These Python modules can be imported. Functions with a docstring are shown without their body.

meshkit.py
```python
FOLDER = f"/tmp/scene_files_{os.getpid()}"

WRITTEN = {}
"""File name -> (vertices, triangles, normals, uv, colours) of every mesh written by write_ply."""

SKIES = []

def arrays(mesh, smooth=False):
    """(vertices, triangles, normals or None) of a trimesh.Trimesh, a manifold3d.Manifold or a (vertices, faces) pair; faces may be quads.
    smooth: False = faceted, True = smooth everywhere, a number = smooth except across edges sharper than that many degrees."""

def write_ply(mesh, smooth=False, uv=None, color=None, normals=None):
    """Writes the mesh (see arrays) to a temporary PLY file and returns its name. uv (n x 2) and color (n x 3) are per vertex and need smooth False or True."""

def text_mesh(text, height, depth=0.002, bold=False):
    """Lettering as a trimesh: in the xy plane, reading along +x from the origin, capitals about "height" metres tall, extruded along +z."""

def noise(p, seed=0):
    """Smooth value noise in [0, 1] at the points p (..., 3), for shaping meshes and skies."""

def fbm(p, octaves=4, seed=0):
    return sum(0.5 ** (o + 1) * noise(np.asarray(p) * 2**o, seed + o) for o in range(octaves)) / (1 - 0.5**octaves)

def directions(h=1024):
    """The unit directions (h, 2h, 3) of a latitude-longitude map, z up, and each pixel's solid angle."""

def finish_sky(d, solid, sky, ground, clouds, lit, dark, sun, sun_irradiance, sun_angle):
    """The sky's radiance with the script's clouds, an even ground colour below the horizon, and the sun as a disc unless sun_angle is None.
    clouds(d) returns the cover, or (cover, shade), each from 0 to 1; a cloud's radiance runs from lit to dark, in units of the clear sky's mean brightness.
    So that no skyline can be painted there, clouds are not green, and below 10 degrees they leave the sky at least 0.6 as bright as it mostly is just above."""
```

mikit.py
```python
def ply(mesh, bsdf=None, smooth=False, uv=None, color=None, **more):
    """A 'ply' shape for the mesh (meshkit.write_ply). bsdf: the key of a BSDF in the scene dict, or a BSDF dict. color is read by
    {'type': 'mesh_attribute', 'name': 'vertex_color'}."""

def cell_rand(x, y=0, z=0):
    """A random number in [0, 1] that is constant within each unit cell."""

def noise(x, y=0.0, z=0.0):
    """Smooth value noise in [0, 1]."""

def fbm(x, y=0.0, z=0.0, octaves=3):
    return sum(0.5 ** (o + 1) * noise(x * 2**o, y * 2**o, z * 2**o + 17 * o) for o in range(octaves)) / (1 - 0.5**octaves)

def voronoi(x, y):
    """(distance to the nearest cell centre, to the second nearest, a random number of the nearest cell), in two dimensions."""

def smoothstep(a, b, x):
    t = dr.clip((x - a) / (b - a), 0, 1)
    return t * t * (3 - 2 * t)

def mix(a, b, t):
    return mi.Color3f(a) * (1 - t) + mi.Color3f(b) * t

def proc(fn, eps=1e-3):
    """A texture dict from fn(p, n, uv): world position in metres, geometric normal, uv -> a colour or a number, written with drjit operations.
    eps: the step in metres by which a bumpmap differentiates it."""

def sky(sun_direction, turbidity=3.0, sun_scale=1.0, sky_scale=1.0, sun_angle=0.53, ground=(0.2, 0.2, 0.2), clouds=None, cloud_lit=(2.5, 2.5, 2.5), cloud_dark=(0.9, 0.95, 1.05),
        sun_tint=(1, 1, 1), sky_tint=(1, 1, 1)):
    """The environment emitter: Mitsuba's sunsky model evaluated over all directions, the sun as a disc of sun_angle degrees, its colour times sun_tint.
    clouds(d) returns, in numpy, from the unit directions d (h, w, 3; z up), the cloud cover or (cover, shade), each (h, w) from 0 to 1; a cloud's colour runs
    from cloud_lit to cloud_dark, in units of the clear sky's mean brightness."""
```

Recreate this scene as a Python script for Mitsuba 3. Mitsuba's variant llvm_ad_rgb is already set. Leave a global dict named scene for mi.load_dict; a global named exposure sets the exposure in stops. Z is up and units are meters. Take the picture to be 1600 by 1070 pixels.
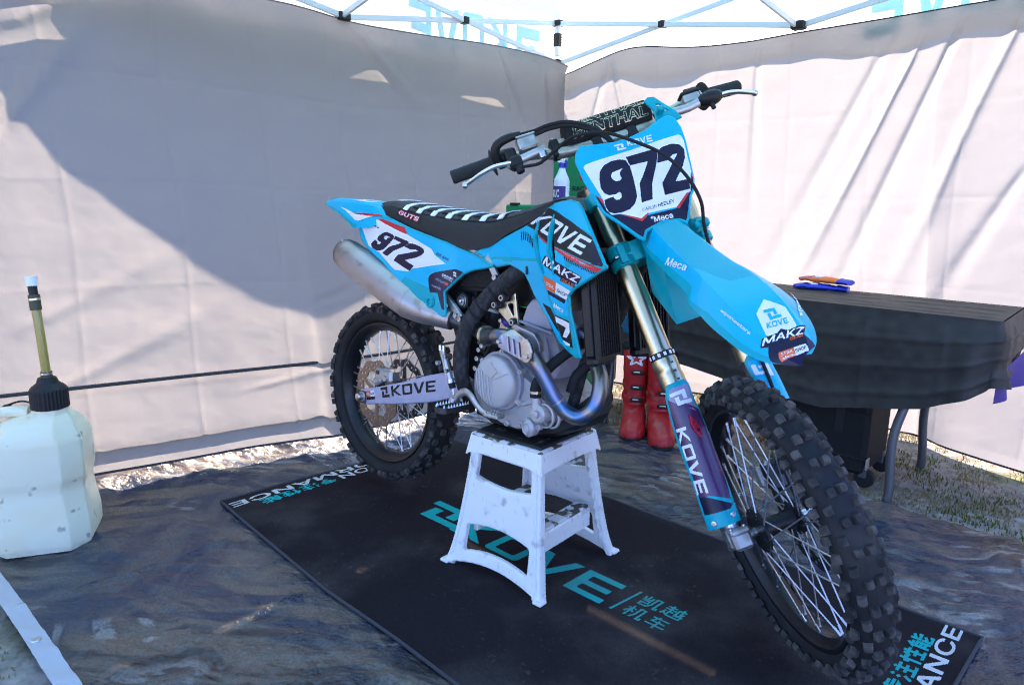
import math, random
import numpy as np, trimesh, shapely, mitsuba as mi, drjit as dr
import shapely.geometry as sg
from shapely import affinity
from scipy.spatial import Delaunay
from scipy.interpolate import PchipInterpolator
import mikit, meshkit
from mikit import proc, noise, fbm, voronoi, smoothstep, mix, cell_rand
random.seed(7); np.random.seed(7)
T = mi.ScalarTransform4f
scene, labels = {}, {}

# ------------------------------------------------------------------ camera, sky, exposure
CAM = np.array([2.005, -1.519, 1.088]); YAW, PITCH, ROLL = np.radians([132.556, -11.627, -1.05])
F_ = np.array([math.cos(YAW) * math.cos(PITCH), math.sin(YAW) * math.cos(PITCH), math.sin(PITCH)])
R_ = np.cross(F_, [0, 0, 1.0]); R_ /= np.linalg.norm(R_); D_ = np.cross(F_, R_)
UP_ = -(-R_ * math.sin(ROLL) + D_ * math.cos(ROLL))
scene['camera'] = {'type': 'perspective', 'fov': 72.674, 'fov_axis': 'x', 'near_clip': 0.02, 'far_clip': 500.0,
                   'to_world': T().look_at(origin=CAM.tolist(), target=(CAM + F_).tolist(), up=UP_.tolist())}
SUN = np.array([-0.40, 0.64, 0.655])
scene['sky'] = mikit.sky(SUN.tolist(), turbidity=2.8, sky_tint=(1.05, 1.08, 1.46))
exposure = 3.75

# ------------------------------------------------------------------ helpers
def num(base):
    if base not in used: used.add(base); return base
    k = 1
    while f'{base}_{k:03d}' in used: k += 1
    used.add(f'{base}_{k:03d}'); return f'{base}_{k:03d}'
used = set()
def lab(key, label=None, cat=None, group=None, kind=None):
    d = {k: v for k, v in (('label', label), ('category', cat), ('group', group), ('kind', kind)) if v}
    labels.setdefault(key, {}).update(d)
def thing(base, label, cat, group=None):
    k = num(base); lab(k, label, cat, group); return k
def M4(R=None, t=(0, 0, 0)):
    M = np.eye(4)
    if R is not None: M[:3, :3] = R
    M[:3, 3] = t
    return M
def add(key, mesh, bsdf, M=None, smooth=35, color=None, label=None):
    if mesh is None: return None
    k = num(key)
    d = dict(mesh) if isinstance(mesh, dict) else mikit.ply(mesh, bsdf, smooth=smooth, color=color)
    if isinstance(mesh, dict) and bsdf: d['bsdf'] = {'type': 'ref', 'id': bsdf}
    if M is not None: d['to_world'] = T(np.asarray(M, float).tolist())
    scene[k] = d
    if label: lab(k, label)
    return k
def cat(*ms): return trimesh.util.concatenate([m for m in ms if m is not None])
def move(m, M): m = m.copy(); m.apply_transform(M); return m
def tr(m, x, y, z): m = m.copy(); m.apply_translation([x, y, z]); return m
def rot(m, axis, deg, point=(0, 0, 0)):
    m = m.copy(); m.apply_transform(trimesh.transformations.rotation_matrix(math.radians(deg), axis, point)); return m
def cbox(sx, sy, sz, c=0.003, at=(0, 0, 0)):
    """box with chamfered edges"""
    c = min(c, sx * .45, sy * .45, sz * .45); h = np.array([sx, sy, sz]) / 2; P = []
    for a in (-1, 1):
        for b in (-1, 1):
            for d in (-1, 1):
                for k in range(3):
                    e = h - c; e[k] = h[k]; P.append(np.array([a, b, d]) * e)
    m = trimesh.convex.convex_hull(np.array(P)); m.apply_translation(at); return m
def beam(p, q, w, h, c=0.002, up=(0, 0, 1)):
    p, q = np.array(p, float), np.array(q, float); z = q - p; n = np.linalg.norm(z); z /= n
    x = np.cross(up, z); x = x / np.linalg.norm(x) if np.linalg.norm(x) > 1e-6 else np.array([1.0, 0, 0]); y = np.cross(z, x)
    return move(cbox(w, h, n, c), M4(np.stack([x, y, z], 1), (p + q) / 2))
def spline(P, n=8):
    """Catmull-Rom through points"""
    P = np.asarray(P, float); Q = np.vstack([2 * P[0] - P[1], P, 2 * P[-1] - P[-2]]); out = []
    for i in range(1, len(Q) - 2):
        a, b, c, d = Q[i - 1:i + 3]
        for t in np.linspace(0, 1, n, endpoint=False):
            out.append(.5 * (2 * b + (c - a) * t + (2 * a - 5 * b + 4 * c - d) * t * t + (3 * b - a - 3 * c + d) * t ** 3))
    return np.array(out + [P[-1]])
def tube(P, r, n=12, sp=8, cap=True, flat=None):
    """swept tube; r number or array per control point; flat=(a,b) scales of the section along its two axes"""
    P = np.asarray(P, float); C = spline(P, sp) if sp else P
    rr = np.interp(np.linspace(0, 1, len(C)), np.linspace(0, 1, len(np.atleast_1d(r))), np.atleast_1d(r)) if np.ndim(r) else np.full(len(C), r)
    tan = np.gradient(C, axis=0); tan /= np.linalg.norm(tan, axis=1, keepdims=True)
    u = np.cross(tan[0], [0, 0, 1.0]);
    if np.linalg.norm(u) < .1: u = np.cross(tan[0], [0, 1.0, 0])
    u /= np.linalg.norm(u); V = []
    t = np.arange(n) / n * 2 * np.pi; fa, fb = flat or (1, 1)
    for c, tg, ra in zip(C, tan, rr):
        u = u - tg * (u @ tg); u /= np.linalg.norm(u); w = np.cross(tg, u)
        V.append(c + ra * (fa * np.cos(t)[:, None] * u + fb * np.sin(t)[:, None] * w))
    return loft(V, cap)
def loft(rings, cap=True, closed=False):
    """closed rings (same count) joined into a skin, ends capped"""
    rings = [np.asarray(r, float) for r in rings]; n = len(rings[0]); m = len(rings); V = np.vstack(rings); F = []
    j = np.arange(n); j2 = (j + 1) % n
    for i in range(m if closed else m - 1):
        a, b = i * n, ((i + 1) % m) * n
        F += np.stack([a + j, a + j2, b + j2], 1).tolist() + np.stack([a + j, b + j2, b + j], 1).tolist()
    if cap and not closed:
        V = np.vstack([V, rings[0].mean(0), rings[-1].mean(0)])
        F += np.stack([j2, j, 0 * j + m * n], 1).tolist() + np.stack([(m - 1) * n + j, (m - 1) * n + j2, 0 * j + m * n + 1], 1).tolist()
    t = trimesh.Trimesh(V, np.array(F), process=False); trimesh.repair.fix_normals(t); return t
def lathe(prof, n=32, axis='z', closed=False):
    """profile [(r, h)...] turned about an axis"""
    t = np.arange(n) / n * 2 * np.pi; rings = []
    for r, h in prof:
        c, s = np.cos(t) * r, np.sin(t) * r
        rings.append(np.stack({'z': [c, s, 0 * t + h], 'y': [s, 0 * t + h, c], 'x': [0 * t + h, c, s]}[axis], 1))
    return loft(rings, cap=not closed, closed=closed)
def grid_mesh(P):
    """(a, b, 3) points to a sheet"""
    a, b = P.shape[:2]; i, j = np.meshgrid(np.arange(a - 1), np.arange(b - 1), indexing='ij'); k = (i * b + j).ravel()
    return trimesh.Trimesh(P.reshape(-1, 3), np.vstack([np.stack([k, k + b, k + b + 1], 1), np.stack([k, k + b + 1, k + 1], 1)]), process=False)
def thicken(P, th):
    """closed slab from a point grid, th below it along the normal"""
    du, dv = np.gradient(P, axis=0), np.gradient(P, axis=1); N = np.cross(du, dv); N /= np.linalg.norm(N, axis=-1, keepdims=True)
    a, b = P.shape[:2]; top, bot = grid_mesh(P), grid_mesh(P - N * th)
    k = np.arange(a * b).reshape(a, b); loop = np.concatenate([k[:, 0], k[-1, 1:], k[-2::-1, -1], k[0, -2:0:-1]])
    l2 = np.roll(loop, -1); o = a * b
    F = np.vstack([top.faces, bot.faces[:, ::-1] + o, np.stack([loop, l2 + o, l2], 1), np.stack([loop, loop + o, l2 + o], 1)])
    m = trimesh.Trimesh(np.vstack([top.vertices, bot.vertices]), F, process=False); return m
def tri2d(poly, h=.01, grid=None, edge=()):
    """vertices and triangles of a polygon with evenly spread points; edge: inner offset lines to follow"""
    V, F, o = [], [], 0
    for g in getattr(poly, 'geoms', [poly]):
        if g.is_empty or g.geom_type != 'Polygon': continue
        pts = []
        for d in (0,) + tuple(edge):
            s = g if d == 0 else g.buffer(-d)
            for k in getattr(s, 'geoms', [s]):
                if k.is_empty: continue
                for ring in [k.exterior, *k.interiors]:
                    pts.append(np.array(shapely.segmentize(ring, h).coords)[:-1])
        if grid:
            x0, y0, x1, y1 = g.bounds; X, Y = np.meshgrid(np.arange(x0, x1, grid), np.arange(y0, y1, grid)); X = X + (np.arange(X.shape[0]) % 2)[:, None] * grid / 2
            q = np.stack([X.ravel(), Y.ravel()], 1); s = g.buffer(-(max(edge, default=0) + grid * .5))
            if not s.is_empty: pts.append(q[shapely.contains_xy(s, q[:, 0], q[:, 1])])
        p = np.unique(np.round(np.vstack(pts), 6), axis=0); t = Delaunay(p).simplices; c = p[t].mean(1)
        t = t[shapely.contains_xy(g, c[:, 0], c[:, 1])]
        e1, e2 = p[t[:, 1]] - p[t[:, 0]], p[t[:, 2]] - p[t[:, 0]]; ar = e1[:, 0] * e2[:, 1] - e1[:, 1] * e2[:, 0]
        t = np.where((ar < 0)[:, None], t[:, ::-1], t)[np.abs(ar) > 1e-10]
        V.append(p); F.append(t + o); o += len(p)
    return np.vstack(V), np.vstack(F)
def normals2(S, uv):
    e = 5e-4; a = S(uv + [e, 0]) - S(uv - [e, 0]); b = S(uv + [0, e]) - S(uv - [0, e]); n = np.cross(a, b)
    return n / np.linalg.norm(n, axis=1, keepdims=True)
def shell(poly, S, th=.003, r=.003, grid=.02, h=.006, sign=1):
    """a plate with rounded edges lying on the surface S(uv); sign: which side the outside is"""
    v, t = tri2d(poly, h, grid, edge=(r * .35, r)); n = normals2(S, v) * sign; d = shapely.distance(poly.boundary, shapely.points(v))
    drop = r * (1 - np.sqrt(np.clip(1 - (1 - np.clip(d / r, 0, 1)) ** 2, 0, 1))); P = S(v)
    top, bot = P - n * drop[:, None], P - n * (th + r)
    if sign < 0: t = t[:, ::-1]
    m = len(v); e = np.sort(np.vstack([t[:, [0, 1]], t[:, [1, 2]], t[:, [2, 0]]]), 1); de = np.vstack([t[:, [0, 1]], t[:, [1, 2]], t[:, [2, 0]]])
    _, inv, cnt = np.unique(e, axis=0, return_inverse=True, return_counts=True); b = de[cnt[inv.ravel()] == 1]
    F = np.vstack([t, t[:, ::-1] + m, np.stack([b[:, 1], b[:, 0], b[:, 0] + m], 1), np.stack([b[:, 1], b[:, 0] + m, b[:, 1] + m], 1)])
    return trimesh.Trimesh(np.vstack([top, bot]), F, process=False)
def film(geom, S, off=.0006, h=.008, grid=.015, sign=1):
    """a printed film lying on the surface S(uv)"""
    if geom.area < 1e-9: return None
    v, t = tri2d(geom, h, grid); n = normals2(S, v) * sign
    return trimesh.Trimesh(S(v) + n * off, t if sign > 0 else t[:, ::-1], process=False)
_tp = {}
def words(s, bold=True, skew=0.0):
    """lettering as a flat shape: capitals 1 high, starting at x = 0"""
    if (s, bold) not in _tp:
        m = meshkit.text_mesh(s, 1.0, .1, bold); f = m.faces[m.face_normals[:, 2] > .9]
        g = shapely.union_all([sg.Polygon(m.vertices[k][:, :2]).buffer(1e-4) for k in f]); _tp[s, bold] = affinity.translate(g, -g.bounds[0], 0)
    return affinity.affine_transform(_tp[s, bold], [1, skew, 0, 1, 0, 0])
def fit(geom, quad, box=None):
    """bend a flat shape from its box (x0, y0, x1, y1) into the quad (bottom left, bottom right, top right, top left)"""
    x0, y0, x1, y1 = box or geom.bounds; q = np.array(quad, float); geom = shapely.segmentize(geom, (x1 - x0) / 12)
    def f(p):
        s, t = (p[:, :1] - x0) / (x1 - x0), (p[:, 1:2] - y0) / (y1 - y0)
        return (1 - s) * (1 - t) * q[0] + s * (1 - t) * q[1] + s * t * q[2] + (1 - s) * t * q[3]
    return shapely.transform(geom, f).buffer(0)
def rc(x0, y0, x1, y1): return sg.box(x0, y0, x1, y1)
def pg(*p): return sg.Polygon(p).buffer(0)
def rnd(poly, r): return poly.buffer(-r).buffer(r * 2, quad_segs=6).buffer(-r, quad_segs=6)
def kove():
    K = pg((0, 0), (.2, 0), (.2, .4), (.66, 0), (.93, 0), (.38, .5), (.93, 1), (.66, 1), (.2, .6), (.2, 1), (0, 1))
    O = rnd(rc(0, 0, .9, 1), .12).difference(rnd(rc(.19, .19, .71, .81), .05))
    V = pg((.34, 0), (.58, 0), (.95, 1), (.73, 1), (.46, .27), (.2, 1), (-.03, 1))
    E = pg((0, 0), (.84, 0), (.84, .19), (.2, .19), (.2, .4), (.76, .4), (.76, .59), (.2, .59), (.2, .81), (.84, .81), (.84, 1), (0, 1))
    return shapely.union_all([affinity.translate(g, x, 0) for g, x in zip((K, O, V, E), (0, 1.04, 2.08, 3.16))])
def zlogo():
    return pg((0, 1), (1.0, 1), (1.0, .36), (.73, .36), (.73, .74), (0, .74)).union(pg((.2, .62), (.47, .62), (.47, .26), (1.25, .26), (1.25, 0), (.2, 0)))
HAN = {
 'kai': [[(.25,.97),(.25,.62)],[(.06,.86),(.06,.62),(.44,.62),(.44,.86)],[(.06,.48),(.44,.48),(.44,.28),(.1,.28),(.1,.05),(.46,.05),(.46,.15)],[(.5,.03),(.62,.3),(.62,.9),(.86,.9),(.86,.06),(1,.06),(1,.22)]],
 'yue': [[(.05,.8),(.5,.8)],[(.27,.98),(.27,.6)],[(0,.6),(.55,.6)],[(.3,.6),(.3,.15)],[(.3,.4),(.52,.4)],[(.13,.45),(.02,.04)],[(.1,.22),(.35,.06),(1,.06)],[(.6,.78),(1,.78)],[(.63,.78),(.63,.26),(.76,.36)],[(.79,.98),(.83,.5),(.96,.2),(1,.34)],[(.98,.6),(.72,.2)]],
 'ji': [[(.02,.72),(.45,.72)],[(.23,.98),(.23,.02)],[(.23,.68),(.03,.3)],[(.25,.6),(.43,.42)],[(.48,.03),(.6,.35),(.6,.9),(.84,.9),(.84,.06),(1,.06),(1,.22)]],
 'che': [[(.1,.84),(.9,.84)],[(.42,.98),(.2,.54),(.85,.54)],[(.52,.72),(.52,0)],[(.02,.26),(.98,.26)]],
 'zhuan': [[(.15,.85),(.85,.85)],[(.05,.65),(.95,.65)],[(.5,.98),(.35,.44),(.8,.44),(.58,.2)],[(.4,.24),(.65,.02)]],
 'zhu': [[(.08,.92),(.2,.8)],[(.02,.64),(.15,.53)],[(.04,.04),(.22,.36)],[(.58,.98),(.68,.86)],[(.35,.77),(.98,.77)],[(.4,.44),(.93,.44)],[(.3,.06),(1,.06)],[(.66,.77),(.66,.06)]],
 'xing': [[(.2,.98),(.2,0)],[(.04,.76),(.1,.5)],[(.31,.82),(.38,.62)],[(.57,.92),(.45,.58)],[(.53,.74),(.98,.74)],[(.5,.42),(.95,.42)],[(.42,.06),(1,.06)],[(.74,.98),(.74,.06)]],
 'neng': [[(.26,.98),(.08,.76),(.43,.78)],[(.1,0),(.1,.6),(.42,.6),(.42,0)],[(.1,.4),(.42,.4)],[(.1,.21),(.42,.21)],[(.6,.98),(.6,.58),(.95,.58),(.95,.7)],[(.92,.9),(.62,.76)],[(.6,.48),(.6,.04),(.95,.04),(.95,.18)],[(.9,.38),(.62,.24)]]}
def han(k, w=.055): return shapely.union_all([sg.LineString(s).buffer(w, cap_style='flat', join_style='mitre') for s in HAN[k]])
# ------------------------------------------------------------------ materials
def pr(key, col, rough=.5, metal=0., spec=.5, coat=0., two=True, bump=None, bscale=.001, **k):
    b = {'type': 'principled', 'base_color': col if isinstance(col, dict) else {'type': 'rgb', 'value': list(col)}, 'roughness': rough, 'metallic': metal, 'specular': spec, **k}
    if coat: b.update(clearcoat=coat, clearcoat_gloss=.9)
    if bump: b = {'type': 'bumpmap', 'arbitrary': proc(*bump) if isinstance(bump, tuple) else proc(bump), 'scale': bscale, 'bsdf': b}
    scene[key] = {'type': 'twosided', 'bsdf': b} if two else b
def thin(key, col, trans, rough=.8, bump=None, bscale=.001):
    b = {'type': 'principledthin', 'base_color': col if isinstance(col, dict) else {'type': 'rgb', 'value': list(col)}, 'roughness': rough, 'diff_trans': trans, 'spec_trans': 0.0, 'eta': 1.35}
    if bump: b = {'type': 'bumpmap', 'arbitrary': proc(*bump) if isinstance(bump, tuple) else proc(bump), 'scale': bscale, 'bsdf': b}
    scene[key] = b
def c_ground(p, n, uv):
    a = fbm(p.x * 2.1, p.y * 2.1, 0, 4); b = noise(p.x * 31, p.y * 31); c = noise(p.x * 120, p.y * 120)
    col = mix((.27, .245, .215), (.15, .15, .08), smoothstep(.52, .70, a))
    return col * (.55 + .5 * b + .35 * c)
def h_ground(p, n, uv): return fbm(p.x * 22, p.y * 22, 0, 4)
pr('m_ground', proc(c_ground), .95, spec=.1, bump=h_ground, bscale=.02)
def c_tarp(p, n, uv):
    wx, wy = fbm(p.x * 2.2, p.y * 2.2, 4, 3), fbm(p.x * 2.2 + 9, p.y * 2.2, 6, 3)
    u, v = p.x * .83 + p.y * .56 + .35 * wx, -p.x * .56 + p.y * .83 + .35 * wy
    st = fbm(u * 5, v * 26, 2, 5); st2 = fbm(u * 20, v * 9, 7, 4); area = fbm(p.x * 1.5 + 3, p.y * 1.9, 0, 3); g = noise(p.x * 260, p.y * 260)
    col = mix((.021, .020, .024), (.014, .024, .050), smoothstep(.42, .60, fbm(p.x * 2.1 + 7, p.y * 1.7, 9, 3)))
    col = mix(col, (.120, .095, .078), smoothstep(.34, .66, st) * smoothstep(.30, .56, area) * .9)
    col = mix(col, (.085, .078, .078), smoothstep(.45, .75, st2) * .55)
    col = mix(col, (.26, .25, .245), smoothstep(.52, .72, fbm(u * 16, v * 40, 5, 4)) * smoothstep(.50, .64, fbm(p.x * 4, p.y * 4, 15, 2)) * .6)
    return col * (.70 + .6 * g)
pr('m_tarp', proc(c_tarp), .36, spec=.6, bump=(lambda p, n, uv: fbm(p.x * 26 + p.y * 12, p.y * 34 - p.x * 12, 0, 4) + .15 * noise(p.x * 260, p.y * 260), 1e-3), bscale=.010)
pr('m_tarphem', (.42, .43, .46), .6)
pr('m_eyelet', (.6, .6, .58), .3, 1.)
def dust(p, k=1.0):
    a = smoothstep(.42, .80, fbm(p.x * 5 + 1, p.y * 5, 3, 5)); b = smoothstep(.84, .97, noise(p.x * 110, p.y * 110)) * smoothstep(.4, .7, noise(p.x * 9, p.y * 9)); return dr.minimum(a * .55 + b * .5, 1) * k
def c_mat(p, n, uv): return mix((.0155, .0115, .0145), (.085, .075, .072), dust(p) * .6) * (.8 + .4 * noise(p.x * 300, p.y * 300))
pr('m_mat', proc(c_mat), .9, spec=.15, bump=(lambda p, n, uv: noise(p.x * 420, p.y * 420), 5e-4), bscale=.0008)
pr('m_mat_teal', proc(lambda p, n, uv: mix((.010, .34, .33), (.09, .16, .15), dust(p))), .85, spec=.15)
pr('m_mat_white', proc(lambda p, n, uv: mix((.55, .55, .55), (.2, .19, .18), dust(p))), .85, spec=.15)
def h_cloth(p, n, uv): return fbm(p.x * 5 + p.y * 5, p.z * 6, p.y * 3, 4) + .05 * noise(p.x * 500 + p.y * 500, p.z * 500)
thin('m_wall', (.335, .32, .325), 1.0, .85, (h_cloth, 2e-3), .012)
thin('m_roof', (.36, .68, .84), .75, .8)
thin('m_valance', (.80, .82, .84), .95, .8)
thin('m_print', (.16, .62, .70), .7, .8)
pr('m_hem', (.045, .043, .05), .9)
pr('m_frame', (.62, .66, .70), .4, 0, .5)
pr('m_blackplast', (.010, .010, .012), .5, spec=.35)
pr('m_rubber', (.013, .013, .015), .75, spec=.3)
def c_tyre(p, n, uv): return mix((.011, .011, .013), (.030, .027, .025), smoothstep(.5, .8, fbm(p.x * 14, p.y * 14, p.z * 14, 3)) * .6)
pr('m_tyre', proc(c_tyre), .7, spec=.35)
def c_knob(p, n, uv): return mix((.020, .019, .020), (.105, .092, .082), smoothstep(.30, .85, fbm(p.x * 45, p.y * 30, p.z * 30, 3)))
pr('m_knob', proc(c_knob), .75, spec=.35)
pr('m_cyan', (.0, .34, .42), .26, spec=.25, coat=.1)
pr('m_film', (.0, .41, .66), .22, spec=.3, coat=.0)
pr('m_navy', (.010, .007, .032), .28, spec=.3)
pr('m_black', (.008, .008, .010), .35, spec=.35)
pr('m_white', (.72, .72, .76), .3, coat=.4)
pr('m_red', (.55, .015, .03), .3, coat=.4)
pr('m_orange', (.72, .11, .02), .3, coat=.4)
pr('m_purple', (.060, .020, .085), .24, coat=.5)
pr('m_lilac', (.27, .22, .36), .25, coat=.5)
pr('m_lever', (.62, .61, .60), .28, 1.)
pr('m_alu', proc(lambda p, n, uv: mix((.52, .52, .53), (.34, .32, .30), smoothstep(.45, .8, fbm(p.x * 26, p.y * 26, p.z * 26, 3)))), .42, .85)
pr('m_cast', proc(lambda p, n, uv: mix((.40, .39, .40), (.22, .20, .18), smoothstep(.5, .8, fbm(p.x * 22, p.y * 22, p.z * 22, 4)))), .55, .35, bump=(lambda p, n, uv: noise(p.x * 500, p.y * 500, p.z * 500), 4e-4), bscale=.0006)
pr('m_cover', (.46, .44, .45), .5, .35)
pr('m_head', (.33, .31, .37), .6, .1)
pr('m_steel', (.60, .60, .62), .25, 1.)
pr('m_spoke', (.66, .66, .70), .3, 1.)
pr('m_swing', (.40, .39, .52), .38, .25)
pr('m_gold', (.60, .52, .33), .26, 1.)
pr('m_goldpale', (.66, .62, .48), .30, 1.)
pr('m_bar', (.42, .43, .36), .38, .8)
pr('m_teal', (.0, .33, .36), .3, .35)
pr('m_redalu', (.45, .02, .06), .3, .6)
pr('m_disc', (.30, .22, .17), .38, .9)
pr('m_darksteel', (.07, .07, .075), .4, .8)
pr('m_frameblk', proc(lambda p, n, uv: mix((.008, .008, .010), (.026, .025, .033), smoothstep(.35, .8, noise(p.x * 150, p.y * 60, p.z * 60)))), .7)
pr('m_seat', (.009, .009, .012), .55, bump=(lambda p, n, uv: noise(p.x * 700, p.y * 700, p.z * 700), 4e-4), bscale=.0006)
pr('m_grip', (.02, .021, .023), .8, bump=(lambda p, n, uv: noise(p.x * 420, p.y * 420, p.z * 420), 5e-4), bscale=.002)
def c_ti(p, n, uv):
    a = fbm(p.x * 9 + 4, p.y * 9, p.z * 9, 4)
    col = mix((.42, .40, .42), (.34, .27, .22), smoothstep(.42, .78, a))
    return mix(col, (.22, .18, .14), smoothstep(.58, .80, fbm(p.x * 30, p.y * 30, p.z * 30, 3)) * .5)
pr('m_ti', proc(c_ti), .40, .9)
def c_head(p, n, uv):
    # oxide bands of heated steel: blue, gold, violet, by distance along the pipe
    s = p.x * 3.1 + p.z * 4.2 + .5 * noise(p.x * 12, p.y * 12, p.z * 12); w = s * 2.6
    c1 = .5 + .5 * dr.sin(w * 6.28); c2 = .5 + .5 * dr.sin(w * 6.28 + 2.3)
    col = mix((.25, .21, .32), (.09, .20, .40), c1); col = mix(col, (.36, .33, .16), c2 * c2 * .6)
    return mix(col, (.24, .22, .25), smoothstep(.50, .8, fbm(p.x * 16, p.y * 16, p.z * 16, 3)) * .6)
pr('m_header', proc(c_head), .34, .9)
pr('m_shield', proc(lambda p, n, uv: mix((.50, .45, .40), (.34, .36, .50), smoothstep(.4, .7, fbm(p.x * 20, p.y * 20, p.z * 20, 2)))), .35, .9)
def c_stand(p, n, uv):
    d = smoothstep(.60, .80, fbm(p.x * 24, p.y * 24, p.z * 24, 4)); sc = smoothstep(.66, .85, fbm(p.x * 160 + p.z * 40, p.y * 160, p.z * 30, 3))
    return mix(mix((.74, .73, .73), (.16, .13, .10), d * .5), (.3, .3, .33), sc * .5)
pr('m_stand', proc(c_stand), .5)
pr('m_standdirt', proc(lambda p, n, uv: mix((.60, .60, .62), (.07, .055, .04), smoothstep(.42, .60, fbm(p.x * 45, p.y * 45, p.z * 45, 3)))), .7)
pr('m_standtop', proc(lambda p, n, uv: mix((.012, .012, .012), (.08, .07, .055), smoothstep(.62, .75, fbm(p.x * 50, p.y * 50, 0, 3)))), .6)
pr('m_jug', proc(lambda p, n, uv: mix(mix((.72, .69, .52), (.70, .58, .36), smoothstep(.45, .8, fbm(p.x * 8, p.y * 8, p.z * 8, 3)) * .5), (.20, .18, .16), smoothstep(.70, .80, fbm(p.x * 30, p.y * 30, p.z * 22, 3)) * .7)), .45, spec=.4)
pr('m_hose', (.34, .26, .07), .2, spec=.6)
pr('m_hosecap', (.72, .76, .82), .4)
pr('m_olive', (.05, .045, .02), .5)
pr('m_cloth', proc(lambda p, n, uv: mix((.022, .020, .019), (.04, .036, .033), noise(p.x * 30, p.y * 30, p.z * 30))), .55, spec=.4, bump=(h_cloth, 2e-3), bscale=.012)
pr('m_case', (.010, .0095, .010), .7, spec=.25)
pr('m_leg', (.10, .10, .11), .4, .5)
pr('m_bootred', proc(lambda p, n, uv: mix((.42, .012, .016), (.30, .12, .10), smoothstep(.5, .8, fbm(p.x * 30, p.y * 30, p.z * 18, 3)) * .6)), .45)
pr('m_green', (.0, .20, .075), .45)
pr('m_bottle', (.62, .70, .80), .3)
pr('m_blue', (.015, .03, .42), .4)
pr('m_violet', (.055, .03, .20), .7)
pr('m_glove', (.80, .17, .03), .8)
thin('m_grass', (.085, .12, .022), .6, .7)
thin('m_drygrass', (.26, .21, .09), .5, .8)
pr('m_dirtmud', (.10, .075, .05), .9)
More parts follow.
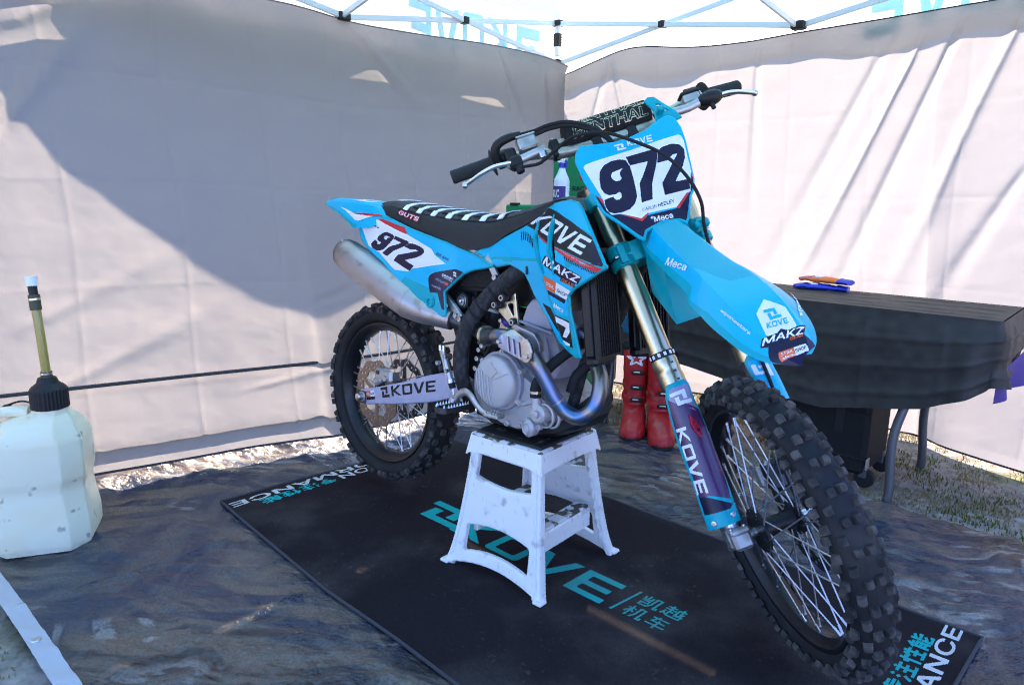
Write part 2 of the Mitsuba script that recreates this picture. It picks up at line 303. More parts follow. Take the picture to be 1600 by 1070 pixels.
# ------------------------------------------------------------------ ground, tarpaulin, mat
def add_ground():
    ang = np.linspace(0, 2 * np.pi, 65)[:-1]; rad = np.array([0, .5, 1, 1.5, 2, 2.5, 3, 3.6, 4.5, 6, 9, 15, 30, 80, 200.])
    P = np.array([[(.6 + r * math.cos(a), .6 + r * math.sin(a), 0) for a in np.append(ang, 0)] for r in rad]); P[..., 2] = -.012 - .02 * meshkit.fbm(P * [1.3, 1.3, 1], 3) * (rad > 2)[:, None]
    add('ground', grid_mesh(P[:, ::-1]), 'm_ground', smooth=True); lab('ground', kind='structure')
add_ground()
def tarp_h(x, y):
    p = np.stack([x, y, 0 * x], -1)
    flat = np.clip(np.minimum.reduce([(x + .40) / .12, (1.95 - x) / .12, (y + .66) / .10, (.62 - y) / .10]), 0, 1); flat = flat * flat * (3 - 2 * flat)
    dg = np.stack([(x * .8 + y * .6) * 4.5, (-x * .6 + y * .8) * 17, 0 * x], -1); h = .030 * (meshkit.fbm(p * [3.2, 4.6, 1] + 3, 4, 1) - .38) + .007 * meshkit.fbm(p * [17, 11, 1] + 8, 3, 4) + .026 * np.abs(meshkit.fbm(dg, 3, 7) - .5)
    w = meshkit.fbm(p * 1.6, 2, 9) * .07
    for k in np.arange(-1.4, 2.8, .46): h += .006 * np.exp(-((x + w - k) / .008) ** 2)
    for k in np.arange(-1.3, 1.4, .43): h += .006 * np.exp(-((y + w - k) / .008) ** 2)
    h += .035 * np.exp(-((x + .72 - .05 * np.sin(3 * y)) / .055) ** 2) * (.5 + meshkit.noise(p * [1, 6, 1], 5))      # ruck under the tent wall
    return np.clip(h * (1 - flat), -.004, .06) + .006
xs, ys = np.arange(-1.12, 2.63, .0125), np.arange(-1.20, 1.2101, .0125)
X, Y = np.meshgrid(xs, ys, indexing='ij'); X2, Y2 = X + .02 * np.sin(Y * 3), Y + .012 * np.sin(X * 2.2) * (Y > 0)
k = thing('ground_tarpaulin', 'large dark grey tarpaulin with dust and fold creases spread under the mat', 'tarpaulin')
add(k + '__sheet', grid_mesh(np.stack([X2, Y2, tarp_h(X2, Y2)], -1)), 'm_tarp', smooth=True)
hx = np.arange(-1.1, 2.6, .02)
add(k + '__hem', grid_mesh(np.stack([np.stack([hx, 0 * hx - 1.205 + v + .012 * np.sin(hx * 5) * .3, tarp_h(hx, 0 * hx - 1.2 + v) + .004], -1) for v in (0, .02, .045)], 1)), 'm_tarphem', smooth=True)
for gx in np.arange(-.78, 2.5, .46):
    add(k + '__eyelet', tr(lathe([(.0055, 0), (.0055, .002), (.011, .0022), (.012, 0)], 20, closed=True), gx + .47 - .005, -1.182, tarp_h(np.array(gx + .465), np.array(-1.182)) + .005), 'm_eyelet')
mat_poly = pg(*[(-.318, -.51), (-.10, -.528), (.15, -.545), (.45, -.566), (.75, -.566), (1.1, -.58), (1.78, -.575), (1.80, -.2), (1.805, .1), (1.822, .475), (1.2, .487), (.6, .50), (0, .512), (-.27, .52), (-.285, .25), (-.265, .09), (-.30, -.2)])
def S_mat(uv): return np.stack([uv[:, 0], uv[:, 1], .0145 + .003 * (meshkit.fbm(np.stack([uv[:, 0] * 3, uv[:, 1] * 3, 0 * uv[:, 0]], -1), 3) - .4)], -1)
k = thing('pit_mat', 'black pit mat with turquoise lettering lying under the motorbike', 'mat')
add(k + '__carpet', shell(mat_poly, S_mat, .002, .003, .03, .012), 'm_mat', smooth=60)
rim = [np.array(p) for p in mat_poly.exterior.coords]; rim = np.vstack([S_mat(np.array([p]))[0] for p in shapely.segmentize(mat_poly.exterior, .03).coords])
add(k + '__binding', loft([rim[i] + .0045 * np.stack([np.cos(t) * n[0], np.cos(t) * n[1], np.sin(t)], 1) for t in [np.arange(8) / 8 * 2 * np.pi] for i in range(len(rim) - 1) for n in [(lambda d: np.array([d[1], -d[0]]) / np.linalg.norm(d))((rim[(i + 1) % (len(rim) - 1)] - rim[i - 1])[:2])]], closed=True), 'm_hem')
zl, kv = zlogo(), kove()
add(k + '__logo', film(fit(zl, [(.228, -.075), (.425, -.075), (.425, .045), (.228, .045)]), S_mat, .001), 'm_mat_teal', smooth=True)
add(k + '__brand_lettering', film(fit(kv, [(.418, -.082), (1.03, -.088), (1.035, .040), (.425, .042)]), S_mat, .001), 'm_mat_teal', smooth=True)
add(k + '__divider', film(pg((1.060, -.085), (1.068, -.085), (1.086, .045), (1.078, .045)), S_mat, .001), 'm_mat_teal', smooth=True)
for c_, x_, y_ in (('kai', 1.098, -.012), ('yue', 1.168, -.010), ('ji', 1.090, -.082), ('che', 1.160, -.084)):
    add(k + '__character', film(fit(han(c_), [(x_, y_), (x_ + .058, y_), (x_ + .063, y_ + .058), (x_ + .005, y_ + .058)], (0, 0, 1, 1)), S_mat, .001, h=.01), 'm_mat_teal', smooth=True)
for cx, sgn in ((-.232, -1), (1.738, 1)):   # end lettering, read from outside; along +y at the front end, mirrored by a half turn at the rear
    def endquad(a0, a1, b0, b1):            # a along reading direction, b up
        f = (lambda a, b: (1.738 - b, -.018 + a)) if sgn > 0 else (lambda a, b: (-.232 + b, -.012 - a))
        return [f(a0, b0), f(a1, b0), f(a1, b1), f(a0, b1)]
    add(k + '__end_lettering', film(fit(words('PERFORMANCE'), endquad(-.40, .49, -.044, -.002)), S_mat, .001), 'm_mat_white', smooth=True)
    add(k + '__end_lettering', film(fit(words('FOCUS ON'), endquad(-.40, .075, .005, .049)), S_mat, .001), 'm_mat_white', smooth=True)
    for i, c_ in enumerate(('zhuan', 'zhu', 'xing', 'neng')):
        add(k + '__end_character', film(fit(han(c_, .075), endquad(.095 + i * .078, .165 + i * .078, .003, .051), (0, 0, 1, 1)), S_mat, .001, h=.01), 'm_mat_teal', smooth=True)

# ------------------------------------------------------------------ canopy tent
A = np.array([-.815, 1.906]); RD = np.array([.9995, -.0319]); LD = np.array([-.0471, -.9989]); SR, SL = 2.92, 4.38
corner = [A, A + RD * SR, A + RD * SR + LD * SL, A + LD * SL]; ctr = A + RD * SR / 2 + LD * SL / 2
k = thing('canopy_tent', 'white framed pop-up canopy tent with turquoise roof over the motorbike', 'tent')
ZT, ZS = 2.125, 1.887
def v3(p, z): return np.array([p[0], p[1], z])
for c in corner:
    add(k + '__leg', beam(v3(c, 0.01), v3(c, 1.86), .036, .036, .005, (1, 0, 0)), 'm_frame')
    add(k + '__leg_mast', beam(v3(c, 1.93), v3(c, 2.10), .028, .028, .004, (1, 0, 0)), 'm_frame')
    add(k + '__bracket', tr(cbox(.055, .055, .05, .006), *c, 1.885), 'm_blackplast'); add(k + '__bracket', tr(cbox(.04, .04, .075, .006), *c, 2.02), 'm_blackplast')
    add(k + '__bracket', tr(cbox(.064, .058, .032, .006), *c, 2.112), 'm_blackplast')
    add(k + '__foot', tr(cbox(.08, .08, .012, .003), *c, .005), 'm_blackplast')
for i in range(4):
    a, b = corner[i], corner[(i + 1) % 4]; LL = np.linalg.norm(b - a); d = (b - a) / LL; nrm = np.array([-d[1], d[0]]); nb = 2 * (i % 2 == 0) or 3; rm = np.array([[d[0], nrm[0], 0], [d[1], nrm[1], 0], [0, 0, 1]])
    q = lambda s, e: a + d * LL * s / nb + nrm * e
    for s0 in range(nb):
        up = (s0 == 0) or (s0 == nb - 1 and nb == 2)
        for e, z0, z1 in ((-.009, ZT - .015, ZS), (.009, ZS, ZT - .01)):
            add(k + '__truss_bar', beam(v3(q(s0, e), z0), v3(q(s0 + 1, e), z1), .013, .026, .002), 'm_frame')
        add(k + '__bracket', move(cbox(.035, .045, .034, .004), M4(rm, v3(q(s0 + .5, 0), (ZT + ZS) / 2 - .006))), 'm_blackplast')
        if s0:
            for z_ in (ZS, ZT - .02): add(k + '__bracket', move(cbox(.06, .05, .036, .005), M4(rm, v3(q(s0, 0), z_))), 'm_blackplast')
    if nb == 2:                                     # inner trusses to the mast
        m_ = (a + b) / 2
        for e, z0, z1 in ((-.009, ZS, ZT + .05), (.009, ZT - .02, ZS + .05)):
            add(k + '__truss_bar', beam(v3(m_ + d * e, z0), v3(m_ + (ctr - m_) * .97 + d * e, z1), .013, .026, .002), 'm_frame')
    else:
        for s0 in (1, 2):
            m_ = q(s0, 0); n_ = m_ + nrm * SR / 2 * (1 if np.dot(nrm, ctr - a) > 0 else -1)
            for e, z0, z1 in ((-.009, ZS, ZT + .05), (.009, ZT - .02, ZS + .05)):
                add(k + '__truss_bar', beam(v3(m_ + d * e, z0), v3(n_ + d * e, z1), .013, .026, .002), 'm_frame')
add(k + '__mast', beam(v3(ctr, 1.86), v3(ctr, 3.0), .03, .03, .004, (1, 0, 0)), 'm_frame')
add(k + '__bracket', tr(cbox(.09, .09, .06, .01), *ctr, 1.92), 'm_blackplast')
def off(c, e): d = c - ctr; return c + d / np.linalg.norm(d) * e
for i in range(4):
    a, b = off(corner[i], .065), off(corner[(i + 1) % 4], .065); n1, n2 = 24, 14; P = np.zeros((n2, n1, 3))
    for r in range(n2):
        t = r / (n2 - 1); p, q_ = a + (ctr - a) * t, b + (ctr - b) * t
        for s in range(n1):
            u = s / (n1 - 1); P[r, s] = [*(p + (q_ - p) * u), 2.135 + .93 * t - .05 * math.sin(np.pi * t) * math.sin(np.pi * u)]
    add(k + '__roof_panel', grid_mesh(P), 'm_roof', smooth=True)
    d = (b - a) / np.linalg.norm(b - a); o = np.array([-d[1], d[0]]); o = o if np.dot(o, ctr - a) < 0 else -o
    L_ = np.linalg.norm(b - a); us = np.linspace(0, 1, 90); vs = np.linspace(0, 1, 8)
    def S_val(uv, a=a, d=d, o=o, L_=L_):
        s, v = uv[:, 0], uv[:, 1]; w = .012 * np.sin(s * 9 + 1) * v + .006 * np.sin(s * 23) * v; drop = .378 + .020 * np.cos(s * 2 * np.pi / 0.9) + .010 * np.sin(s * 11)
        xy = a + d * s[:, None] + o * (.004 + w)[:, None]; return np.stack([xy[:, 0], xy[:, 1], 2.132 - v * drop], -1)
    uv = np.stack(np.meshgrid(us * L_, vs, indexing='ij'), -1)
    vk = add(k + '__valance', grid_mesh(S_val(uv.reshape(-1, 2)).reshape(90, 8, 3)), 'm_valance', smooth=True)
    # print on the outside of the hanging edge, read from outside; it shows through, mirrored, from inside
    so = 1 if np.dot(normals2(S_val, np.array([[1., .5]]))[0][:2], o) > 0 else -1; rev = np.dot(np.array([-d[1], d[0]]), o) > 0
    for x_ in ((.16,) if i % 2 else (1.72,)):
        st = lambda u: (L_ - x_ - u) if i == 3 else (x_ + 1.0 - u if rev else x_ + u)
        if i == 3: st = lambda u: L_ - x_ - .95 + (.95 - u) if rev else L_ - x_ - u
        qd = lambda u0, u1: [(st(u0), .82), (st(u1), .82), (st(u1), .18), (st(u0), .18)]
        for g in (fit(zl, qd(0, .24)), fit(kv, qd(.27, .95))): add(vk + '__print', film(g, S_val, .004 * so, h=.03, grid=.04), 'm_print', smooth=True)

# side walls
def wall(base, top, name, label, folds, seed):
    n1, n2 = 520, 210; bs, ts = spline(base, 12), spline(top, 12)
    def res(C):
        l = np.r_[0, np.cumsum(np.linalg.norm(np.diff(C, axis=0), axis=1))]; u = np.linspace(0, l[-1], n1); return np.stack([np.interp(u, l, C[:, j]) for j in range(3)], 1), u
    (b_, ub), (t_, ut) = res(bs), res(ts); v = np.linspace(0, 1, n2)[None, :, None]; P = b_[:, None] * (1 - v) + t_[:, None] * v
    nrm = np.cross(np.gradient(P, axis=0), np.gradient(P, axis=1)); nrm /= np.linalg.norm(nrm, axis=-1, keepdims=True)
    s, z = np.broadcast_to(((ub + ut) / 2)[:, None], P.shape[:2]), P[..., 2]; q = np.stack([s, z, 0 * s], -1)
    h = .05 * (meshkit.fbm(q * [.9, .8, 1] + seed, 3, seed) - .4) + .010 * (meshkit.fbm(q * [4, 9, 1] + 2, 4, seed) - .4)
    for s0 in np.arange(.1, ub[-1], .37): h += .0030 * np.exp(-np.abs(s - s0 - .01 * np.sin(z * 5)) / .007)
    for z0 in (.36, .74, 1.12, 1.5): h += .0024 * np.exp(-np.abs(z - z0 - .012 * np.sin(s * 3)) / .007)
    for (sa, za, sb, zb, amp, wd) in folds:          # stretched creases
        d = np.array([sb - sa, zb - za]); L_ = np.linalg.norm(d); d /= L_; al = (s - sa) * d[0] + (z - za) * d[1]; ac = -(s - sa) * d[1] + (z - za) * d[0]; t = np.clip(al / L_, 0, 1)
        wdt = wd * (.5 + 1.2 * t); h += amp * np.exp(-(ac / wdt) ** 2) * np.clip(al / .12, 0, 1) * np.clip((L_ - al) / (.5 * L_), 0, 1)
    edge = np.minimum(1, np.minimum(v[..., 0] / .03, (1 - v[..., 0]) / .02)); P = P + nrm * (h * edge)[..., None]
    k = thing(name, label, 'tent wall'); add(k + '__sheet', grid_mesh(P), 'm_wall', smooth=True)
    add(k + '__hem', tube(P[::12, -1] , .003, 6, 2), 'm_hem' if seed == 8 else 'm_wall'); add(k + '__hem', tube(P[::12, 0], .005, 6, 2), 'm_hem')
    return k, P
def onL(s, z, o=0): p = A + LD * s; return (p[0] + o, p[1], z)
def onR(s, z, o=0): p = A + RD * s; return (p[0], p[1] + .03 - o, z)
ltop = [onL(-.02, 1.868, .07), onL(.2, 1.890, .075), onL(.56, 1.902, .03), (onL(1.0, 1.885)), onL(1.33, 1.872), onL(1.46, 1.874), onL(1.73, 1.89), onL(2.2, 1.88), onL(2.92, 1.88), (-.95, -1.5, 1.86), (-.95, -2.0, 1.85)]
lbase = [(-.70, 1.86, .075), (-.62, 1.6, .075), (-.50, 1.1, .075), (-.46, .6, .075), (-.477, .12, .075), (-.513, .016, .075), (-.60, -.23, .075), (-.638, -.40, .075), (-.678, -.58, .075), (-.728, -.777, .075), (-.77, -1.0, .075), (-.80, -1.5, .075), (-.82, -2.0, .075)]
kL, PL = wall(lbase, ltop, 'tent_sidewall', 'grey fabric tent wall behind the rear wheel with a diagonal shadow across it',
    [(1.46, 1.88, 1.05, 1.45, -.016, .035), (.56, 1.90, .20, 1.2, .016, .02), (.2, 1.88, .1, 1.2, .02, .02), (2.85, 1.6, 2.2, 2.0, .03, .04), (2.9, 1.2, 2.4, 1.9, -.02, .04), (2.9, .35, 2.0, .75, .014, .03), (2.9, .6, 2.2, .95, .012, .03), (1.9, .62, 1.5, .72, .008, .02), (2.2, .30, 1.4, .42, .008, .015)], 3)
rtop = [onR(-.14, 1.85), onR(.03, 1.825), onR(.25, 1.87), onR(.527, 1.915), onR(.9, 1.87), onR(1.2, 1.856), onR(1.43, 1.862), onR(1.8, 1.866), onR(2.19, 1.873), onR(2.92, 1.88), (3.3, 1.80, 1.88)]
rbase = [(-.86, 1.90, .05), (-.55, 1.80, .05), (-.20, 1.76, .06), (.3, 1.95, .05), (.8, 2.09, .035), (1.234, 2.124, .022), (1.293, 2.131, .022), (1.409, 2.036, .022), (1.568, 1.97, .022), (1.734, 1.913, .022), (2.1, 1.80, .022), (2.7, 1.68, .022), (3.3, 1.6, .022)]
kR, PR = wall(rbase, rtop, 'tent_sidewall', 'bright sunlit fabric tent wall behind the black table',
    [(2.15, 1.80, 1.55, .55, -.026, .02), (2.3, 1.85, 1.75, .5, .024, .022), (2.5, 1.85, 2.0, .55, -.022, .025), (2.05, 1.84, 1.4, .6, .014, .03), (.527, 1.91, .78, 1.2, .022, .02), (.527, 1.91, .36, 1.3, .014, .02), (1.43, 1.86, 1.40, .9, .012, .02), (2.6, 1.3, 2.2, .5, .016, .03)], 8)
bt = [PL[i, np.argmin(abs(PL[i, :, 2] - .165))] - [.022, 0, 0] for i in range(0, 520, 12)]; add(kL + '__batten', tube(bt, .013, 10, 2), 'm_hem')
k = thing('elastic_cord', 'thin dark cord stretched along the grey tent wall beside the fuel jug', 'cord')
def atwall(P, s, z, o):
    i = int(round(s)); j = np.argmin(abs(P[i, :, 2] - z)); return P[i, j] + [o, 0, 0]
iy = lambda y: np.argmin(abs(PL[:, 84, 1] - y))
add(k + '__line', tube([atwall(PL, iy(y), z, .012) for y, z in ((-1.5, .42), (-.99, .405), (-.45, .392), (.30, .382), (1.0, .375), (1.7, .37))], .007, 8), 'm_hem')
# awning strip beside the tent, outside: it shades the upper part of the left wall
k = thing('side_awning', 'dark shade awning strip standing outside along the grey tent wall', 'awning')
aw = [(-1.10, -.70), (-1.150, -.50), (-1.215, -.26), (-1.256, -.10), (-1.277, .08), (-1.30, .26), (-1.33, .48), (-1.362, .71), (-1.377, .97), (-1.364, 1.14), (-1.32, 1.40), (-1.16, 1.95), (-1.05, 2.12)]
aw_o = spline([(x, y) for x, y in aw], 6)
aw_i = np.stack([np.linspace(-.97, -.86, len(aw_o)), np.linspace(-.40, 2.62, len(aw_o))], 1)
tt = np.linspace(0, 1, 6)[None, :, None]; Q = aw_o[:, None] * (1 - tt) + aw_i[:, None] * tt
add(k + '__sheet', grid_mesh(np.concatenate([Q, np.full((*Q.shape[:2], 1), 1.80)], -1)), 'm_hem', smooth=True)
for i in (2, len(aw_o) // 2, len(aw_o) - 3): add(k + '__arm', beam((*aw_o[i], 1.808), (*aw_i[i], 1.808), .02, .012, .002), 'm_frame')
# a dark box trailer parked outside, behind the left wall: it keeps the low sky off the fabric
k = thing('box_trailer', 'dark box trailer parked outside behind the grey tent wall', 'trailer')
add(k + '__body', cbox(2.1, 6.0, 2.3, .05, (-5.3, .4, 1.65)), 'm_case'); add(k + '__roof', cbox(2.14, 6.04, .06, .02, (-5.3, .4, 2.83)), 'm_hem'); add(k + '__door', cbox(.012, .8, 1.8, .02, (-4.246, 1.4, 1.55)), 'm_case'); add(k + '__door_handle', cbox(.03, .12, .03, .006, (-4.23, 1.1, 1.5)), 'm_steel')
for y in (-.5, .35):
    for x in (-4.38, -6.22): add(k + '__wheel', tr(lathe([(.12, -.10), (.30, -.10), (.33, -.07), (.33, .07), (.30, .10), (.12, .10)], 32, 'x'), x, y, .33), 'm_rubber'); add(k + '__wheel_hub', tr(lathe([(.0001, -.09), (.16, -.085), (.19, -.05), (.19, .05), (.16, .085), (.0001, .09)], 28, 'x'), x, y, .33), 'm_alu')
# ------------------------------------------------------------------ motorbike: frames and body surfaces
# bike frame: x forward, y left, z up from the ground under nominal wheels; fork frame: f forward, l left, u up along the steering axis, from the front axle
MB = np.array([[.999248, 0, -.038777, .014099], [.001801, .998921, .046413, -.017505], [.038735, -.046448, .998169, -.006829], [0, 0, 0, 1]])
ML = MB @ np.array([[.643213, .596588, -.479957, 1.437626], [-.680034, .733181, 0, 0], [.351895, .326387, .877292, .319082], [0, 0, 0, 1]])
_w = PchipInterpolator([-.40, -.20, -.05, .10, .25, .40, .50, .60, .70, .80, .90, 1.0, 1.15], [.045, .080, .110, .130, .140, .135, .120, .118, .135, .168, .194, .210, .216])
_ku = PchipInterpolator([-.4, .5, .6, .75, 1.2], [.10, .12, .16, .28, .30]); _kd = PchipInterpolator([-.4, .4, .55, .75, 1.2], [-.06, -.06, .0, .15, .16])
def width(x, z): return _w(x) - _ku(x) * np.maximum(z - .9, 0) - _kd(x) * np.maximum(.9 - z, 0)
def S_side(off=0.0, s=-1):
    """right-hand bodywork (s = -1) as y(x, z), off metres outwards"""
    return lambda p: np.stack([p[:, 0], s * (width(p[:, 0], p[:, 1]) + off), p[:, 1]], -1)
def S_plate(p):   # number plate in the fork frame from (l, u)
    l, u = p[:, 0], p[:, 1]; return np.stack([.118 - .06 * np.maximum(u - .74, 0) + .05 * np.maximum(.74 - u, 0) - .30 * l * l - .12 * np.maximum(np.abs(l) - .10, 0), l, u], -1)
_fc = PchipInterpolator([0, .18, .36, .55, .75, .92, 1.0], [.108, .160, .240, .335, .410, .448, .458]); _fu = PchipInterpolator([0, .18, .36, .55, .75, .92, 1.0], [.742, .683, .600, .505, .413, .342, .314])
_fw = PchipInterpolator([0, .15, .35, .45, .52, .65, .8, .93, 1.0], [.058, .066, .070, .074, .088, .090, .081, .058, .030])
def S_fender(p, th=0.0):  # front mudguard from (s along, t across -1..1)
    s, t = np.clip(p[:, 0], -.05, 1.1), p[:, 1]; e = 1e-3; df, du = _fc(s + e) - _fc(s - e), _fu(s + e) - _fu(s - e)
    n = np.hypot(df, du); nf, nu = -du / n, df / n; w = _fw(s); a = np.abs(t)
    drop = w * (.04 * a ** 2 + np.interp(s, [0, .35, .6, 1], [.75, .55, .35, .22]) * np.maximum(a - .52, 0) / .48) + th
    return np.stack([_fc(s) - nf * drop, w * t * (1 - .06 * np.maximum(a - .5, 0)), _fu(s) - nu * drop], -1)
def S_guard(p):   # right fork guard in the fork frame: (across -1..1, u); wraps round the front and outside of the leg
    a, u = p[:, 0], p[:, 1]; r = np.interp(u, [.0, .05, .15, .30, .38], [.047, .044, .040, .041, .038]); ph = a * 1.15 - .12
    lc = np.interp(u, [0, .38], [-.114, -.101]); return np.stack([.022 + r * np.cos(ph) * .95, lc + r * np.sin(ph), u], -1)
